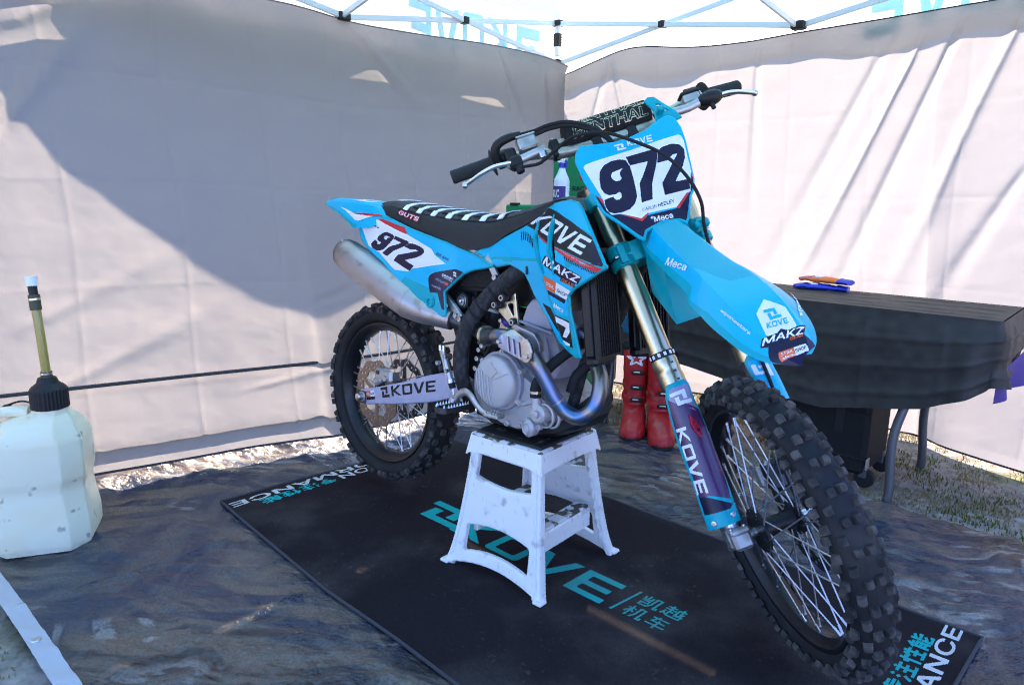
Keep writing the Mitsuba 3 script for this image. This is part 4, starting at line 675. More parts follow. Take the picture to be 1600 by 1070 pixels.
for s in (-1, 1):
    b('bar_mount', cbox(.034, .030, .040, .005, (.020, s * .048, 1.010)), 'm_blackplast', ML); b('bar_mount__post', lathe([(.014, .875), (.013, .99)], 18), 'm_teal', ML @ M4(None, (.016, s * .048, 0)))
    b('bar_end_clamp', cbox(.034, .024, .050, .004, (-.006, s * .148, 1.046)), 'm_blackplast', ML); b('bar_end_clamp__bolt', bolt((-.004, s * .148, 1.074), .005, .004, 'z'), 'm_steel', ML)
    d = np.array([-.017, s * .115, .003]); d /= np.linalg.norm(d); o = np.array([-.0585, s * .302, 1.0901]); x_ = np.cross(d, [0, 0, 1.]); x_ /= np.linalg.norm(x_); Mg = ML @ M4(np.stack([x_, np.cross(d, x_), d], 1), o)
    pf = [(.0145, -.002), (.034 if s < 0 else .036, 0), (.036 if s < 0 else .038, .003), (.030, .006), (.0195, .009)] + [(.0178 + .0007 * (k % 2), .012 + k * .0040) for k in range(24)] + [(.0185, .110), (.0185, .117), (.016, .120), (.0001, .120)]
    b('grip', lathe(pf, 28), 'm_grip', Mg)
    if s < 0: b('throttle_housing', tr(lathe([(.020, -.042), (.024, -.040), (.024, -.012), (.021, -.008)], 24), 0, 0, 0), 'm_blackplast', Mg)
    else: b('bar_end_clamp', lathe([(.0148, -.020), (.0195, -.018), (.0195, -.008), (.0148, -.006)], 24), 'm_white', Mg)
# front brake master cylinder and lever on the right, clutch master cylinder and lever on the left
b('brake_master_cylinder', tube([(.012, -.285, 1.036), (.014, -.235, 1.042), (.014, -.178, 1.049)], .0115, 16, 2), 'm_alu', ML)
b('brake_master_cylinder__reservoir', cbox(.036, .050, .034, .004, (.004, -.214, 1.079)), 'm_alu', ML, label='square silver fluid reservoir'); b('brake_master_cylinder__lid', cbox(.038, .052, .005, .0015, (.004, -.214, 1.0985)), 'm_lever', ML)
b('brake_master_cylinder__clamp', cbox(.040, .030, .048, .006, (-.018, -.262, 1.066)), 'm_blackplast', ML); b('brake_master_cylinder__pivot', cbox(.034, .034, .034, .007, (.016, -.262, 1.034)), 'm_blackplast', ML); b('brake_master_cylinder__pivot', tr(lathe([(.010, -.022), (.011, -.02), (.011, .02)], 16), .020, -.258, 1.026), 'm_blackplast', ML)
b('brake_master_cylinder__banjo', tr(lathe([(.009, -.008), (.010, -.006), (.010, .008), (.006, .010)], 16), .022, -.190, 1.030), 'm_steel', ML)
lv = lambda s: tube([(.020, s * .262, 1.034), (.024, s * .285, 1.036), (.030, s * .320, 1.036), (.030, s * .352, 1.030), (.022, s * .380, 1.024), (.014, s * .402, 1.020)], [.0085, .0075, .0075, .0075, .007, .007], 12, 6, flat=(1, .75))
b('brake_lever', lv(-1), 'm_lever', ML); b('brake_lever__tip', tr(trimesh.creation.icosphere(2, .0088), .013, -.404, 1.020), 'm_lever', ML)
b('clutch_lever', lv(1), 'm_lever', ML); b('clutch_lever__tip', tr(trimesh.creation.icosphere(2, .0088), .013, .404, 1.020), 'm_lever', ML)
b('clutch_master_cylinder', tube([(.018, .270, 1.045), (.020, .215, 1.034), (.020, .168, 1.034)], .0115, 16, 2), 'm_alu', ML)
b('clutch_master_cylinder__reservoir', cbox(.032, .046, .026, .004, (.006, .238, 1.060)), 'm_alu', ML); b('clutch_master_cylinder__lid', cbox(.036, .052, .007, .002, (.004, .238, 1.077)), 'm_blackplast', ML)
b('clutch_master_cylinder__cover', move(trimesh.creation.icosphere(3, 1.0), ML * 0 + np.diag([.024, .036, .020, 1]) + M4(None, (.022, .280, 1.040)) - np.eye(4)), 'm_blackplast', ML); b('clutch_master_cylinder__adjuster', tr(lathe([(.005, -.016), (.006, -.014), (.006, .01)], 14), .028, .276, 1.022), 'm_blackplast', ML)
b('switch_block', cbox(.036, .040, .034, .007, (-.045, .270, 1.096)), 'm_blackplast', ML)
for dy in (-.012, .010): b('switch_block__button', tr(lathe([(.005, 0), (.005, .004), (.003, .005)], 12), -.044, .270 + dy, 1.112), 'm_blackplast', ML)
# cables and hoses
b('throttle_elbow', tube([(-.040, -.292, 1.070), (-.020, -.298, 1.092), (-.004, -.286, 1.108), (.004, -.255, 1.113), (.006, -.222, 1.111)], [.012, .012, .012, .011, .009], 14), 'm_blackplast', ML)
for dz, de in ((0, 0), (-.010, .008)):
    b('throttle_cable', tube([(.006, -.235, 1.111 + dz), (.012, -.185, 1.106 + dz), (.030, -.149, 1.100 + dz), (.055, -.105, 1.079 + dz), (.075, -.060, 1.035 + dz), (.080, -.030, .985 + dz), (.060, -.015, .90)], .0052, 10), 'm_rubber', ML)
b('brake_hose', tube([(.024, -.262, 1.018), (.030, -.235, 1.010), (.036, -.205, 1.006), (.060, -.160, 1.017), (.100, -.118, 1.015), (.136, -.06, .985), (.156, -.005, .930), (.166, .045, .870), (.166, .075, .800), (.150, .088, .740), (.115, .088, .695), (.090, .090, .640), (.075, .094, .500), (.065, .105, .32), (.045, .10, .14)], .0042, 10), 'm_rubber', ML)
b('brake_hose__guide', cbox(.040, .036, .022, .005, (.095, .088, .702)), 'm_teal', ML)
b('clutch_hose', tube([(.020, .168, 1.034), (.022, .13, 1.020), (.02, .09, .98), (-.02, .06, .92), (-.04, .05, .85)], .004, 8), 'm_rubber', ML)

# --- number plate
pp = PY('PLATE'); b('number_plate', shell(rnd(pp, .005), S_plate, .003, .0035, .02, .006), 'm_film', ML, smooth=45, label='front number plate with dark 972 on white')
rim_ = pp.buffer(.0015).difference(pp.buffer(-.0065)); inn = pp.buffer(-.0055)
low = pg((-.2, .6), (.2, .6), (.2, .80), (.105, .80), (.075, .74), (-.08, .74), (-.12, .86), (-.2, .86))
fl('number_plate__rim', rim_.intersection(low).intersection(pp.buffer(-.001)), S_plate, 'm_cyan', ML, .0012)
for key, mat, o in (('PNAVY', 'm_navy', .0006), ('PWHITE', 'm_white', .0009), ('PRED1', 'm_red', .0012), ('PRED2', 'm_red', .0012), ('PRED3', 'm_red', .0012), ('PRED4', 'm_red', .0012)):
    fl('number_plate__decal', PY(key).intersection(inn), S_plate, mat, ML, o)
n9, n7, n2 = rnd(PY('N9'), .0015).difference(PY('N9H')), PY('N7'), rnd(PY('N2'), .0015)
for g in (n9, n7.difference(n9.buffer(.0012)), n2.difference(n7.buffer(.0012))): fl('number_plate__digit', g.intersection(inn), S_plate, 'm_navy', ML, .0014)
fl('number_plate__lettering', fit(kv, POLY['Q_PK']), S_plate, 'm_white', ML, .0012, .01, None); fl('number_plate__logo', fit(zl, POLY['Q_PZ']), S_plate, 'm_white', ML, .0012, .01, None)
fl('number_plate__lettering', fit(words('CARLIN', False), POLY['Q_CAR']), S_plate, 'm_navy', ML, .0014, .01, None); fl('number_plate__lettering', fit(words('HEDLEY'), POLY['Q_HED']), S_plate, 'm_navy', ML, .0014, .01, None)
fl('number_plate__lettering', fit(words('Meca'), POLY['Q_PM']), S_plate, 'm_white', ML, .0014, .01, None); fl('number_plate__star', PY('PSTAR'), S_plate, 'm_white', ML, .0014)
ear = pg((.098, 1.072), (.112, 1.080), (.128, 1.074), (.138, 1.052), (.158, 1.015), (.166, .99), (.13, .985), (.100, 1.005), (.108, 1.035)).difference(pg((.121, 1.052), (.130, 1.050), (.142, 1.022), (.118, 1.027)))
b('number_plate__bracket', shell(ear, lambda p: np.stack([.075 - .25 * np.maximum(p[:, 1] - 1.0, 0), p[:, 0], p[:, 1]], -1), .004, .002, .02, .005), 'm_cyan', ML)
b('number_plate__bracket', cbox(.03, .02, .012, .003, (.085, .116, 1.020)), 'm_cyan', ML); b('number_plate__backing', cbox(.03, .14, .16, .012, (.075, 0, .83)), 'm_blackplast', ML)

# --- front mudguard
ss, tt_ = np.linspace(0, 1, 60), np.linspace(-1, 1, 41); uvg = np.stack(np.meshgrid(ss, tt_, indexing='ij'), -1).reshape(-1, 2)
b('front_mudguard', thicken(S_fender(uvg).reshape(60, 41, 3), .003), 'm_cyan', ML, smooth=38)
def FM(key, mat, o=.0007): fl('front_mudguard__decal', PY(key), S_fender, mat, ML, o * 1.6, .015, .022)
def FT(txt, key, mat, o=.0016, bold=True): fl('front_mudguard__lettering', fit(words(txt, bold), POLY[key]), S_fender, mat, ML, o * 1.7, .012, .03)
fl('front_mudguard__decal', pg((.06, -.50), (.42, -.52), (.55, -.05), (.56, .52), (.80, .62), (.93, .74), (.985, .2), (.985, -.3), (.93, -.80), (.80, -.86), (.62, -.86), (.50, -.94), (.46, -.80), (.08, -.93)), S_fender, 'm_film', ML, .0006, .012, .02)
FM('FHEX', 'm_white'); FM('FNAVY', 'm_navy', .0009); FM('FMBG', 'm_navy', .0012); FM('FSTI', 'm_orange', .0013); FM('FSHO', 'm_white', .0013)
fl('front_mudguard__logo', fit(zl, POLY['Q_FZ']), S_fender, 'm_film', ML, .0024, .012, .03); fl('front_mudguard__lettering', fit(kv, POLY['Q_FK']), S_fender, 'm_film', ML, .0024, .012, .03)
FT('MAKZ', 'Q_FM', 'm_white'); FT('GEAR', 'Q_FG', 'm_orange'); FT('STIHL', 'Q_FST', 'm_white'); FT('SHOP', 'Q_FSH', 'm_navy'); FT('Manilla East', 'Q_FBA', 'm_white'); FT('Meca', 'Q_FME', 'm_white', .0012); FT('alpinestars', 'Q_FAL', 'm_white', .0012); FT('alpinestars', 'Q_FCR', 'm_white', .0012)
b('front_mudguard__inner_panel', trimesh.convex.convex_hull(np.array([(.055, -.050, .70), (.055, .05, .70), (.02, -.062, .60), (.02, .062, .60), (.05, -.045, .50), (.05, .05, .50), (.075, .02, .52), (.12, -.04, .66), (.12, .04, .66)])), 'm_cyan', ML)
# --- rear mudguard, side panels, seat, tank, shrouds
sec = [(-.365, .018, 1.090, 1.084), (-.335, .034, 1.094, 1.076), (-.27, .056, 1.095, 1.060), (-.18, .078, 1.090, 1.040), (-.10, .094, 1.084, 1.014), (-.03, .106, 1.078, .984), (.06, .110, 1.068, .985), (.12, .098, 1.052, 1.0), (.20, .080, 1.03, .99)]
rings = []
for x, w, zt, zb in sec:
    wb = w + min(.022, (zt - zb) * .28); th = .003
    o = [(-wb, zb), (-w - .004, zt - .012), (-w + .004, zt - .002), (-w * .45, zt + .004), (w * .45, zt + .004), (w - .004, zt - .002), (w + .004, zt - .012), (wb, zb), (wb - th, zb), (w, zt - .016), (w * .4, zt), (-w * .4, zt), (-w, zt - .016), (-wb + th, zb)]
    rings.append([(x, y, z) for y, z in o])
b('rear_mudguard', loft([np.array(r) for r in rings]), 'm_film', smooth=40)
def S_rf(p):   # right flank of the rear mudguard from (x, v 0 bottom - 1 top)
    x = p[:, 0]; s_ = np.array(sec); w, zt, zb = (np.interp(x, s_[:, 0], s_[:, k]) for k in (1, 2, 3)); wb = w + np.minimum(.022, (zt - zb) * .28)
    return np.stack([x, -(wb + (w + .004 - wb) * p[:, 1]), zb + (zt - .012 - zb) * p[:, 1]], -1)
fl('rear_mudguard__decal', shapely.segmentize(pg((-.165, .62), (-.132, .62), (.082, .56), (-.005, .30)), .02), S_rf, 'm_white', off=.0015, grid=.02)
fl('rear_mudguard__stripe', shapely.segmentize(pg((-.06, .60), (.03, .66), (.105, .66), (.112, .56), (.085, .54)), .02), S_rf, 'm_red', off=.002, grid=.02)
fl('rear_mudguard__underside_edge', shapely.segmentize(pg((-.36, .02), (-.02, .02), (-.01, .16), (-.225, .24), (-.33, .35)), .02), S_rf, 'm_cyan', off=.0013, grid=.02)
fl('rear_mudguard__patch', pg((-.10, -.085), (.02, -.098), (.02, -.02), (-.06, -.02)), lambda p: np.stack([p[:, 0], p[:, 1], np.interp(p[:, 0], np.array(sec)[:, 0], np.array(sec)[:, 2]) + np.interp(np.abs(p[:, 1]) / np.interp(p[:, 0], np.array(sec)[:, 0], np.array(sec)[:, 1]), [0, .45, .96], [.004, .004, -.002])], -1), 'm_white', off=.001, grid=None)
SS = S_side()
pan = rnd(PY('PANEL'), .004)
b('side_panel', shell(pan, SS, .003, .004, .02, .006), 'm_cyan', smooth=45, label='right side number panel with dark 972 on white')
inn = pan.buffer(-.0055)
def SF(key, mat, o, S=SS, clip=None, nm='side_panel__decal', h=.008, g=.015):
    q = PY(key) if isinstance(key, str) else key
    fl(nm, q.intersection(clip) if clip is not None else q, S, mat, off=o, h=h, grid=g)
def ST(txt, key, mat, o, S=SS, nm='side_panel__lettering', bold=True, skew=0): SF(fit(words(txt, bold, skew), POLY[key]), mat, o, S, None, nm, .012, None)
lowf = pg((.27, .83), (.40, .80), (.46, .80), (.46, .70), (.30, .70), (.24, .80))
SF(inn.difference(lowf), 'm_film', .0004, clip=inn); SF('NUMBG', 'm_white', .0009, clip=inn); SF('REDSTR', 'm_red', .0012, clip=inn); SF('BLKPATCH', 'm_navy', .0009, clip=inn)
nb = np.array([n9.union(n7).union(n2).bounds]).ravel(); Qp = POLY['PNUMQ']; A_ = []
def homog(src, dst):
    M = [];
    for (x, y), (u, v) in zip(src, dst): M += [[x, y, 1, 0, 0, 0, -u * x, -u * y], [0, 0, 0, x, y, 1, -v * x, -v * y]]
    h = np.append(np.linalg.solve(np.array(M), np.array(dst).ravel()), 1).reshape(3, 3)
    return lambda g: shapely.transform(g, lambda q: (lambda w: w[:, :2] / w[:, 2:])(np.c_[q, np.ones(len(q))] @ h.T)).buffer(0)
H_ = homog([POLY['PNUMQ'][i] for i in range(4)], [POLY['NUMQ'][i] for i in range(4)])
g9, g7, g2 = H_(n9), H_(n7), H_(n2)
for g in (g9, g7.difference(g9.buffer(.0008)), g2.difference(g7.buffer(.0008))): SF(g, 'm_navy', .0013, nm='side_panel__digit', h=.006, g=.012)
ST('Meca', 'Q_MECA', 'm_navy', .0013); ST('MX 450', 'Q_MX', 'm_navy', .0010); SF(fit(zl, POLY['Q_Z1']), 'm_white', .0013, nm='side_panel__logo', g=None)
ST('SANDSIDE', 'Q_SAND', 'm_white', .0013); ST('RACING', 'Q_SAND2', 'm_white', .0013, bold=False); ST('UFO PLAST', 'Q_L3', 'm_lilac', .0013); SF('RED3', 'm_red', .0013, g=None); ST('Acerbis', 'Q_L4', 'm_lilac', .0013)
p_ = SS(np.array([[.395, .760]]))[0]; b('side_panel__boss', move(lathe([(.010, 0), (.010, .006), (.017, .006), (.020, 0)], 24, closed=True), M4(np.array([[1, 0, 0], [0, 0, -1], [0, 1, 0]], float), p_)), 'm_cyan')
S10 = S_side(-.009)
tk = rnd(PY('TANKP'), .003); b('tank_panel', shell(tk, S10, .003, .003, .02, .006), 'm_cyan', smooth=45)
SF(tk.buffer(-.005), 'm_film', .0004, S10, None, 'tank_panel__decal'); SF('TANKBLK', 'm_black', .0009, S10, tk.buffer(-.004), 'tank_panel__decal')
for i in range(7):
    t = i / 6; x0, z0 = .742 + .062 * t, .975 + .012 * t - .030 * t * t
    SF(pg((x0, z0), (x0 + .0035, z0 + .001), (x0 + .016, z0 - .022), (x0 + .0135, z0 - .025)), 'm_navy', .0009, S10, tk.buffer(-.003), 'tank_panel__hatch', g=None)
pz = S10(np.array([[.80, .874]]))[0]; b('tank_panel__slot', move(cbox(.012, .004, .022, .0015), M4(trimesh.transformations.rotation_matrix(-.5, [0, 0, 1])[:3, :3], pz - [0, .001, 0])), 'm_black')
sh = rnd(PY('SHROUD'), .003); slot = rnd(PY('SLOT'), .0015)
b('radiator_shroud', shell(sh.difference(slot), SS, .003, .0035, .02, .006), 'm_cyan', smooth=45)
sc = sh.buffer(-.0045).difference(slot.buffer(.002)); H = 'radiator_shroud__'
SF('SFILM', 'm_film', .0004, clip=sc, nm=H + 'decal'); SF('SFILMTOP', 'm_film', .0004, clip=sc, nm=H + 'decal'); SF(PY('KBAND').buffer(.001), 'm_black', .0008, clip=sc, nm=H + 'decal'); SF('NAVYC', 'm_navy', .0011, clip=sc, nm=H + 'decal'); SF('SRED', 'm_red', .0009, clip=sc, nm=H + 'decal')
kq = fit(kv, POLY['Q_KOVE']); SF(kq, 'm_white', .0014, clip=sc, nm=H + 'lettering', h=.006, g=.012)
SF('MAKZBG', 'm_navy', .0008, clip=sc, nm=H + 'decal'); ST('MAKZ', 'Q_MAKZ', 'm_white', .0013, nm=H + 'lettering'); ST('GEAR', 'Q_GEAR', 'm_orange', .0013, nm=H + 'lettering')
SF('STBAR', 'm_navy', .0007, clip=sc, nm=H + 'decal'); SF('STIHLBG', 'm_orange', .0010, clip=sc, nm=H + 'decal'); SF('SHOPBG', 'm_white', .0010, clip=sc, nm=H + 'decal'); ST('STIHL', 'Q_STIHL', 'm_white', .0014, nm=H + 'lettering'); ST('SHOP', 'Q_SHOP', 'm_black', .0014, nm=H + 'lettering'); ST('Meca', 'Q_MECA2', 'm_white', .0010, nm=H + 'lettering')
ST('Manilla East', 'STBAR', 'm_white', .0012, nm=H + 'lettering') if False else None
SF('ZBLK', 'm_black', .0008, clip=sc, nm=H + 'decal'); SF('ZP1', 'm_white', .0013, clip=sc, nm=H + 'logo'); SF('ZP2', 'm_white', .0013, clip=sc, nm=H + 'logo')
kb = POLY['KBAND']
for i in range(14):   # hatching along the upper and lower edge of the dark band
    t = i / 13; q = np.array([.895, 1.030]) * (1 - t) + np.array([1.035, .950]) * t; SF(pg(q, q + [.004, -.002], q + [.016, -.020], q + [.012, -.018]), 'm_navy', .0009, clip=sc, nm=H + 'hatch', g=None)
for i in range(15):
    t = i / 14; q = np.array(POLY['SRED'][7]) * (1 - t) + np.array(POLY['SRED'][5]) * t; SF(pg(q, q + [.0045, -.002], q + [.010, -.012], q + [.0055, -.010]), 'm_navy', .0007, clip=sc, nm=H + 'hatch', g=None)
red_q = [POLY['SRED'][8] * .62 + POLY['SRED'][2] * .38, POLY['SRED'][6] * .62 + POLY['SRED'][4] * .38, POLY['SRED'][4] * .62 + POLY['SRED'][6] * .38, POLY['SRED'][2] * .62 + POLY['SRED'][8] * .38]
SF(fit(words('MCA PERFORMANCE GRAPHICS', False), red_q), 'm_white', .0013, nm=H + 'lettering', h=.02, g=None)
bandT = tk.buffer(-.003).difference(sh.buffer(.001))
SF(PY('KBAND').buffer(.001), 'm_black', .0008, S10, bandT, 'tank_panel__decal'); SF('SRED', 'm_red', .0009, S10, bandT, 'tank_panel__decal'); SF(kq, 'm_white', .0014, S10, bandT, 'tank_panel__lettering')
# raised blades beside the vents
def blade(pts, wd, off_, nm):
    C = SS(np.array(pts)); n = normals2(SS, np.array(pts)); C = spline(C, 6); n = spline(n, 6); n /= np.linalg.norm(n, axis=1, keepdims=True); tg = np.gradient(C, axis=0); tg /= np.linalg.norm(tg, axis=1, keepdims=True); sd_ = np.cross(n, tg)
    t = np.linspace(0, 1, len(C)); wv = wd * np.sin(np.pi * np.clip(t, .02, .98)) ** .6
    R = [c - s_ * w * .5 - nn * .006 for c, s_, nn, w in zip(C, sd_, n, wv)]
    b(nm, loft([np.array([c - s_ * w - nn * .004, c - s_ * w + nn * off_ * .6, c + nn * off_, c + s_ * w + nn * off_ * .5, c + s_ * w - nn * .006]) for c, s_, nn, w in zip(C, sd_, n, wv)]), 'm_cyan', smooth=50)
px_ = POLY['SLOT']
blade([px_[1] + [-.003, .012], px_[0] + [-.004, 0], px_[11] + [-.004, 0], px_[9] + [-.003, -.01], px_[8] + [-.002, 0], px_[7] + [0, -.012]], .0035, .006, H + 'blade')
tp = POLY['TANKP']
blade([tp[4] + [-.008, .012], tp[4] + [-.005, 0], tp[5] + [-.004, 0], tp[6] + [-.003, 0], tp[7] + [-.003, 0], tp[8] + [-.002, -.005]], .0045, .007, 'tank_panel__blade')
for nm, poly, o in (('side_panel', pan, 0), ('tank_panel', tk, -.009), ('radiator_shroud', sh, 0)): b(nm, shell(poly, S_side(o, 1), .003, .003, .03, .012, -1), 'm_film', smooth=45)
# seat
sx = np.array([.034, .045, .072, .12, .2, .3, .42, .52, .60, .68, .75, .80, .85, .875]); zt = np.array([1.058, 1.070, 1.077, 1.077, 1.066, 1.051, 1.036, 1.027, 1.024, 1.035, 1.050, 1.062, 1.072, 1.064]); zb = np.array([1.045, 1.040, 1.036, 1.028, 1.004, .976, .945, .921, .930, .968, .996, 1.022, 1.046, 1.050]); sw = np.array([.070, .088, .098, .104, .112, .116, .117, .114, .110, .108, .106, .098, .085, .070])
f_zt, f_zb, f_sw = (PchipInterpolator(sx, q) for q in (zt, zb, sw))
def seat_ring(x, o=0.0, half=False):
    t, bz, w = float(f_zt(x)), float(f_zb(x)), float(f_sw(x)); h = max(t - bz, .012)
    r = [(-w - o, bz), (-w - o, bz + h * .30), (-w * .97 - o, bz + h * .60), (-w * .90 - o, t - .020), (-w * .80 - o * .7, t - .008 + o * .7), (-w * .58, t - .001 + o), (-w * .25, t + .002 + o), (0, t + .0025 + o)]
    return np.array([(x, y, z) for y, z in r] + [(x, -y, z) for y, z in r[-2::-1]])
xs_ = np.linspace(.034, .875, 60); b('seat', loft([seat_ring(x) for x in xs_]), 'm_seat', smooth=50)
for x0 in (.235, .305, .375, .445, .515, .585, .655):
    R = [seat_ring(x0 + d - .10 * 0, .0022)[3:-3] for d in np.linspace(-.011, .011, 4)]
    R = np.array([[p + [-.014 * max(abs(p[1]) / .1 - .4, 0) * 1.2, 0, 0] for p in r] for r in R]); b('seat__rib', thicken(R[:, ::-1], .003), 'm_white')
    if x0 < .62:
        R = np.array([[p for p in seat_ring(x0 + .035 + d, .0012)[4:-4]] for d in np.linspace(-.022, .022, 6)]); b('seat__gripper', thicken(R[:, ::-1], .003), 'm_grip')
R = np.array([[p for p in seat_ring(.14 + d, .0016)[5:9]] for d in np.linspace(-.008, .008, 3)]); b('seat__rib', thicken(R[:, ::-1], .003), 'm_white')
pipe_ = lambda k, dx: [seat_ring(x, .001)[k] for x in np.linspace(.045, .86, 24)]
b('seat__piping', tube(pipe_(3, 0), .0016, 6, 3), 'm_rubber'); b('seat__piping', tube(pipe_(-4, 0), .0016, 6, 3), 'm_rubber')
def S_seat(p):
    x = p[:, 0]; w, z0, z1 = f_sw(x), f_zb(x), f_zt(x); return np.stack([x, -w * np.interp(p[:, 1], [0, .3, .6, 1], [1, 1, .975, .93]), z0 + (z1 - .012 - z0) * p[:, 1]], -1)
fl('seat__patch', rnd(pg((.190, .40), (.315, .34), (.320, .78), (.190, .90)), .006), S_seat, 'm_black', off=.0008, grid=.01); fl('seat__lettering', fit(words('GUTS', True, .2), [(.200, .52), (.302, .46), (.307, .68), (.200, .76)]), S_seat, 'm_white', off=.0014, grid=None)
fl('seat__outline', fit(words('GUTS', True, .2).buffer(.10), [(.197, .47), (.305, .40), (.310, .73), (.197, .82)]), S_seat, 'm_redalu', off=.0011, grid=None)
b('fuel_tank', trimesh.convex.convex_hull(np.array([(.80, -.10, 1.03), (.80, .10, 1.03), (.97, -.10, 1.03), (.97, .10, 1.03), (.84, -.06, 1.065), (.84, .06, 1.065), (.93, -.06, 1.066), (.93, .06, 1.066), (.80, -.11, .90), (.80, .11, .90), (1.0, -.10, .90), (1.0, .10, .90)])), 'm_black')
b('airbox__boot', trimesh.convex.convex_hull(np.array([(x, y, z) for y in (-.055, .055) for x, z in ((.52, .90), (.80, .90), (.80, .80), (.72, .765), (.56, .76))])), 'm_black')
b('fuel_tank__lower', trimesh.convex.convex_hull(np.array([(x, y, z) for y in (-.070, .070) for x, z in ((.66, .93), (1.0, .93), (.97, .80), (.90, .77), (.74, .815))])), 'm_black')
b('fuel_tank__cap', tr(lathe([(.034, 0), (.036, .004), (.036, .018), (.032, .024), (.012, .027), (.0001, .027)], 28), .885, 0, 1.064), 'm_blackplast')

# --- frame and subframe
spar = [(1.02, -.035, .99), (.95, -.062, .965), (.86, -.092, .922), (.75, -.108, .876), (.664, -.116, .822), (.606, -.124, .770), (.566, -.134, .718), (.540, -.138, .660), (.528, -.138, .605), (.529, -.134, .548), (.530, -.112, .49), (.56, -.10, .45)]
b('frame_spar', tube(spar, .0255, 16, 6, flat=(.62, 1.0)), 'm_frameblk'); b('frame_spar', mir(tube(spar, .0255, 16, 6, flat=(.62, 1.0))), 'm_frameblk')
for pt_ in ((.64, -.137, .815), (.598, -.142, .768), (.578, -.148, .745)):
    b('frame_spar__seam', tube([(pt_[0] - .020, pt_[1] + .004, pt_[2] + .020), (pt_[0], pt_[1] - .001, pt_[2]), (pt_[0] + .020, pt_[1] + .004, pt_[2] - .021)], .0014, 6, 3), 'm_rubber')
b('frame_head', tube([(1.015, 0, 1.04), (1.085, 0, .905)], .034, 20, 0), 'm_frameblk'); b('frame_downtube', tube([(1.06, 0, .93), (1.0, 0, .80), (.945, 0, .68)], .026, 16, 4), 'm_frameblk')
for s in (-1, 1): b('frame_cradle', tube([(.955, s * .01, .70), (.925, s * .050, .628), (.893, s * .062, .50), (.86, s * .066, .447), (.80, s * .068, .428), (.66, s * .072, .424), (.56, s * .085, .44)], [.018, .016, .016, .016, .015, .015, .015], 14, 5), 'm_frameblk')
for s in (-1, 1):
    b('subframe_rail', beam((.60, s * .105, .905), (.645, s * .108, .846), .020, .012, .002, (0, 1, 0)), 'm_alu'); b('subframe_rail', beam((.375, s * .100, .815), (.500, s * .108, .716), .022, .013, .002, (0, 1, 0)), 'm_alu'); b('subframe_rail', beam((.61, s * .10, .90), (.12, s * .095, 1.0), .022, .014, .002, (0, 1, 0)), 'm_alu')
    for q in ((.645, s * .116, .846), (.484, s * .117, .724), (.502, s * .117, .714)): b('subframe_bolt', bolt(q, .009, .006, 'y', s), 'm_steel')
    b('subframe_lug', tr(lathe([(.012, -.008), (.014, -.006), (.014, .006), (.012, .008)], 18, 'y'), .480, s * .108, .722), 'm_alu')
b('airbox', trimesh.convex.convex_hull(np.array([(.20, -.085, .96), (.20, .085, .96), (.60, -.085, .90), (.60, .085, .90), (.34, -.075, .80), (.34, .075, .80), (.58, -.075, .80), (.58, .075, .80)])), 'm_blackplast'); b('airbox__panel', cbox(.14, .006, .055, .004, (.545, -.092, .838)), 'm_case')
b('shock_absorber', tube([(.58, 0, .86), (.50, 0, .60)], .020, 14, 0), 'm_darksteel')
b('shock_absorber__spring', tube([(.572 - .0055 * k * .55 + .034 * math.cos(k * .8), .034 * math.sin(k * .8), .835 - .0035 * k * 1.9) for k in range(34)], .0055, 8, 2), 'm_white')
b('shock_absorber__reservoir', tr(lathe([(.0001, -.092), (.015, -.092), (.017, -.088), (.020, -.088), (.022, -.080), (.022, .03)], 26, 'y'), .478, 0, .766), 'm_steel'); b('shock_absorber__reservoir_ring', tr(lathe([(.0205, -.090), (.027, -.088), (.028, -.070), (.022, -.066)], 26, 'y', closed=True), .478, 0, .766), 'm_blackplast'); b('shock_absorber__knob', tr(lathe([(.0001, -.099), (.006, -.098), (.007, -.092)], 14, 'y'), .478, 0, .766), 'm_steel')
b('rear_inner_mudguard', trimesh.convex.convex_hull(np.array([(.36, -.075, .84), (.36, .075, .84), (.50, -.07, .72), (.50, .07, .72), (.46, -.05, .60), (.46, .05, .60), (.47, -.05, .50), (.47, .05, .50), (.50, -.04, .80), (.50, .04, .80), (.49, 0, .5)])), 'm_blackplast')

# --- swingarm, brake
swp = rnd(pg((-.024, .408), (-.015, .416), (.06, .433), (.223, .478), (.33, .514), (.40, .532), (.455, .538), (.50, .52), (.505, .487), (.466, .462), (.351, .428), (.223, .401), (.10, .381), (.022, .366), (-.018, .374)), .006)
Ssw = lambda p: np.stack([p[:, 0], -(.118 - .030 * np.clip((p[:, 0] - .15) / .35, 0, 1)), p[:, 1]], -1)
b('swingarm', shell(swp, Ssw, .030, .006, .03, .008), 'm_swing', smooth=40); b('swingarm', mir(shell(swp, Ssw, .030, .006, .04, .012)), 'm_swing', smooth=40); b('swingarm__bridge', cbox(.09, .15, .06, .012, (.42, 0, .50)), 'm_swing')
fl('swingarm__lettering', fit(kv, [(.168, .421), (.372, .468), (.372, .505), (.163, .456)]), Ssw, 'm_black', off=.0008, grid=None); fl('swingarm__logo', fit(zl, [(.110, .406), (.158, .416), (.154, .454), (.106, .441)]), Ssw, 'm_black', off=.0008, grid=None)
fl('swingarm__sticker', pg((.022, .394), (.050, .400), (.048, .421), (.020, .415)), Ssw, 'm_orange', off=.0008, grid=None); fl('swingarm__sticker', pg((.050, .400), (.074, .406), (.072, .427), (.048, .421)), Ssw, 'm_white', off=.0008, grid=None); fl('swingarm__sticker', pg((.028, .385), (.075, .395), (.074, .405), (.027, .395)), Ssw, 'm_black', off=.0008, grid=None)
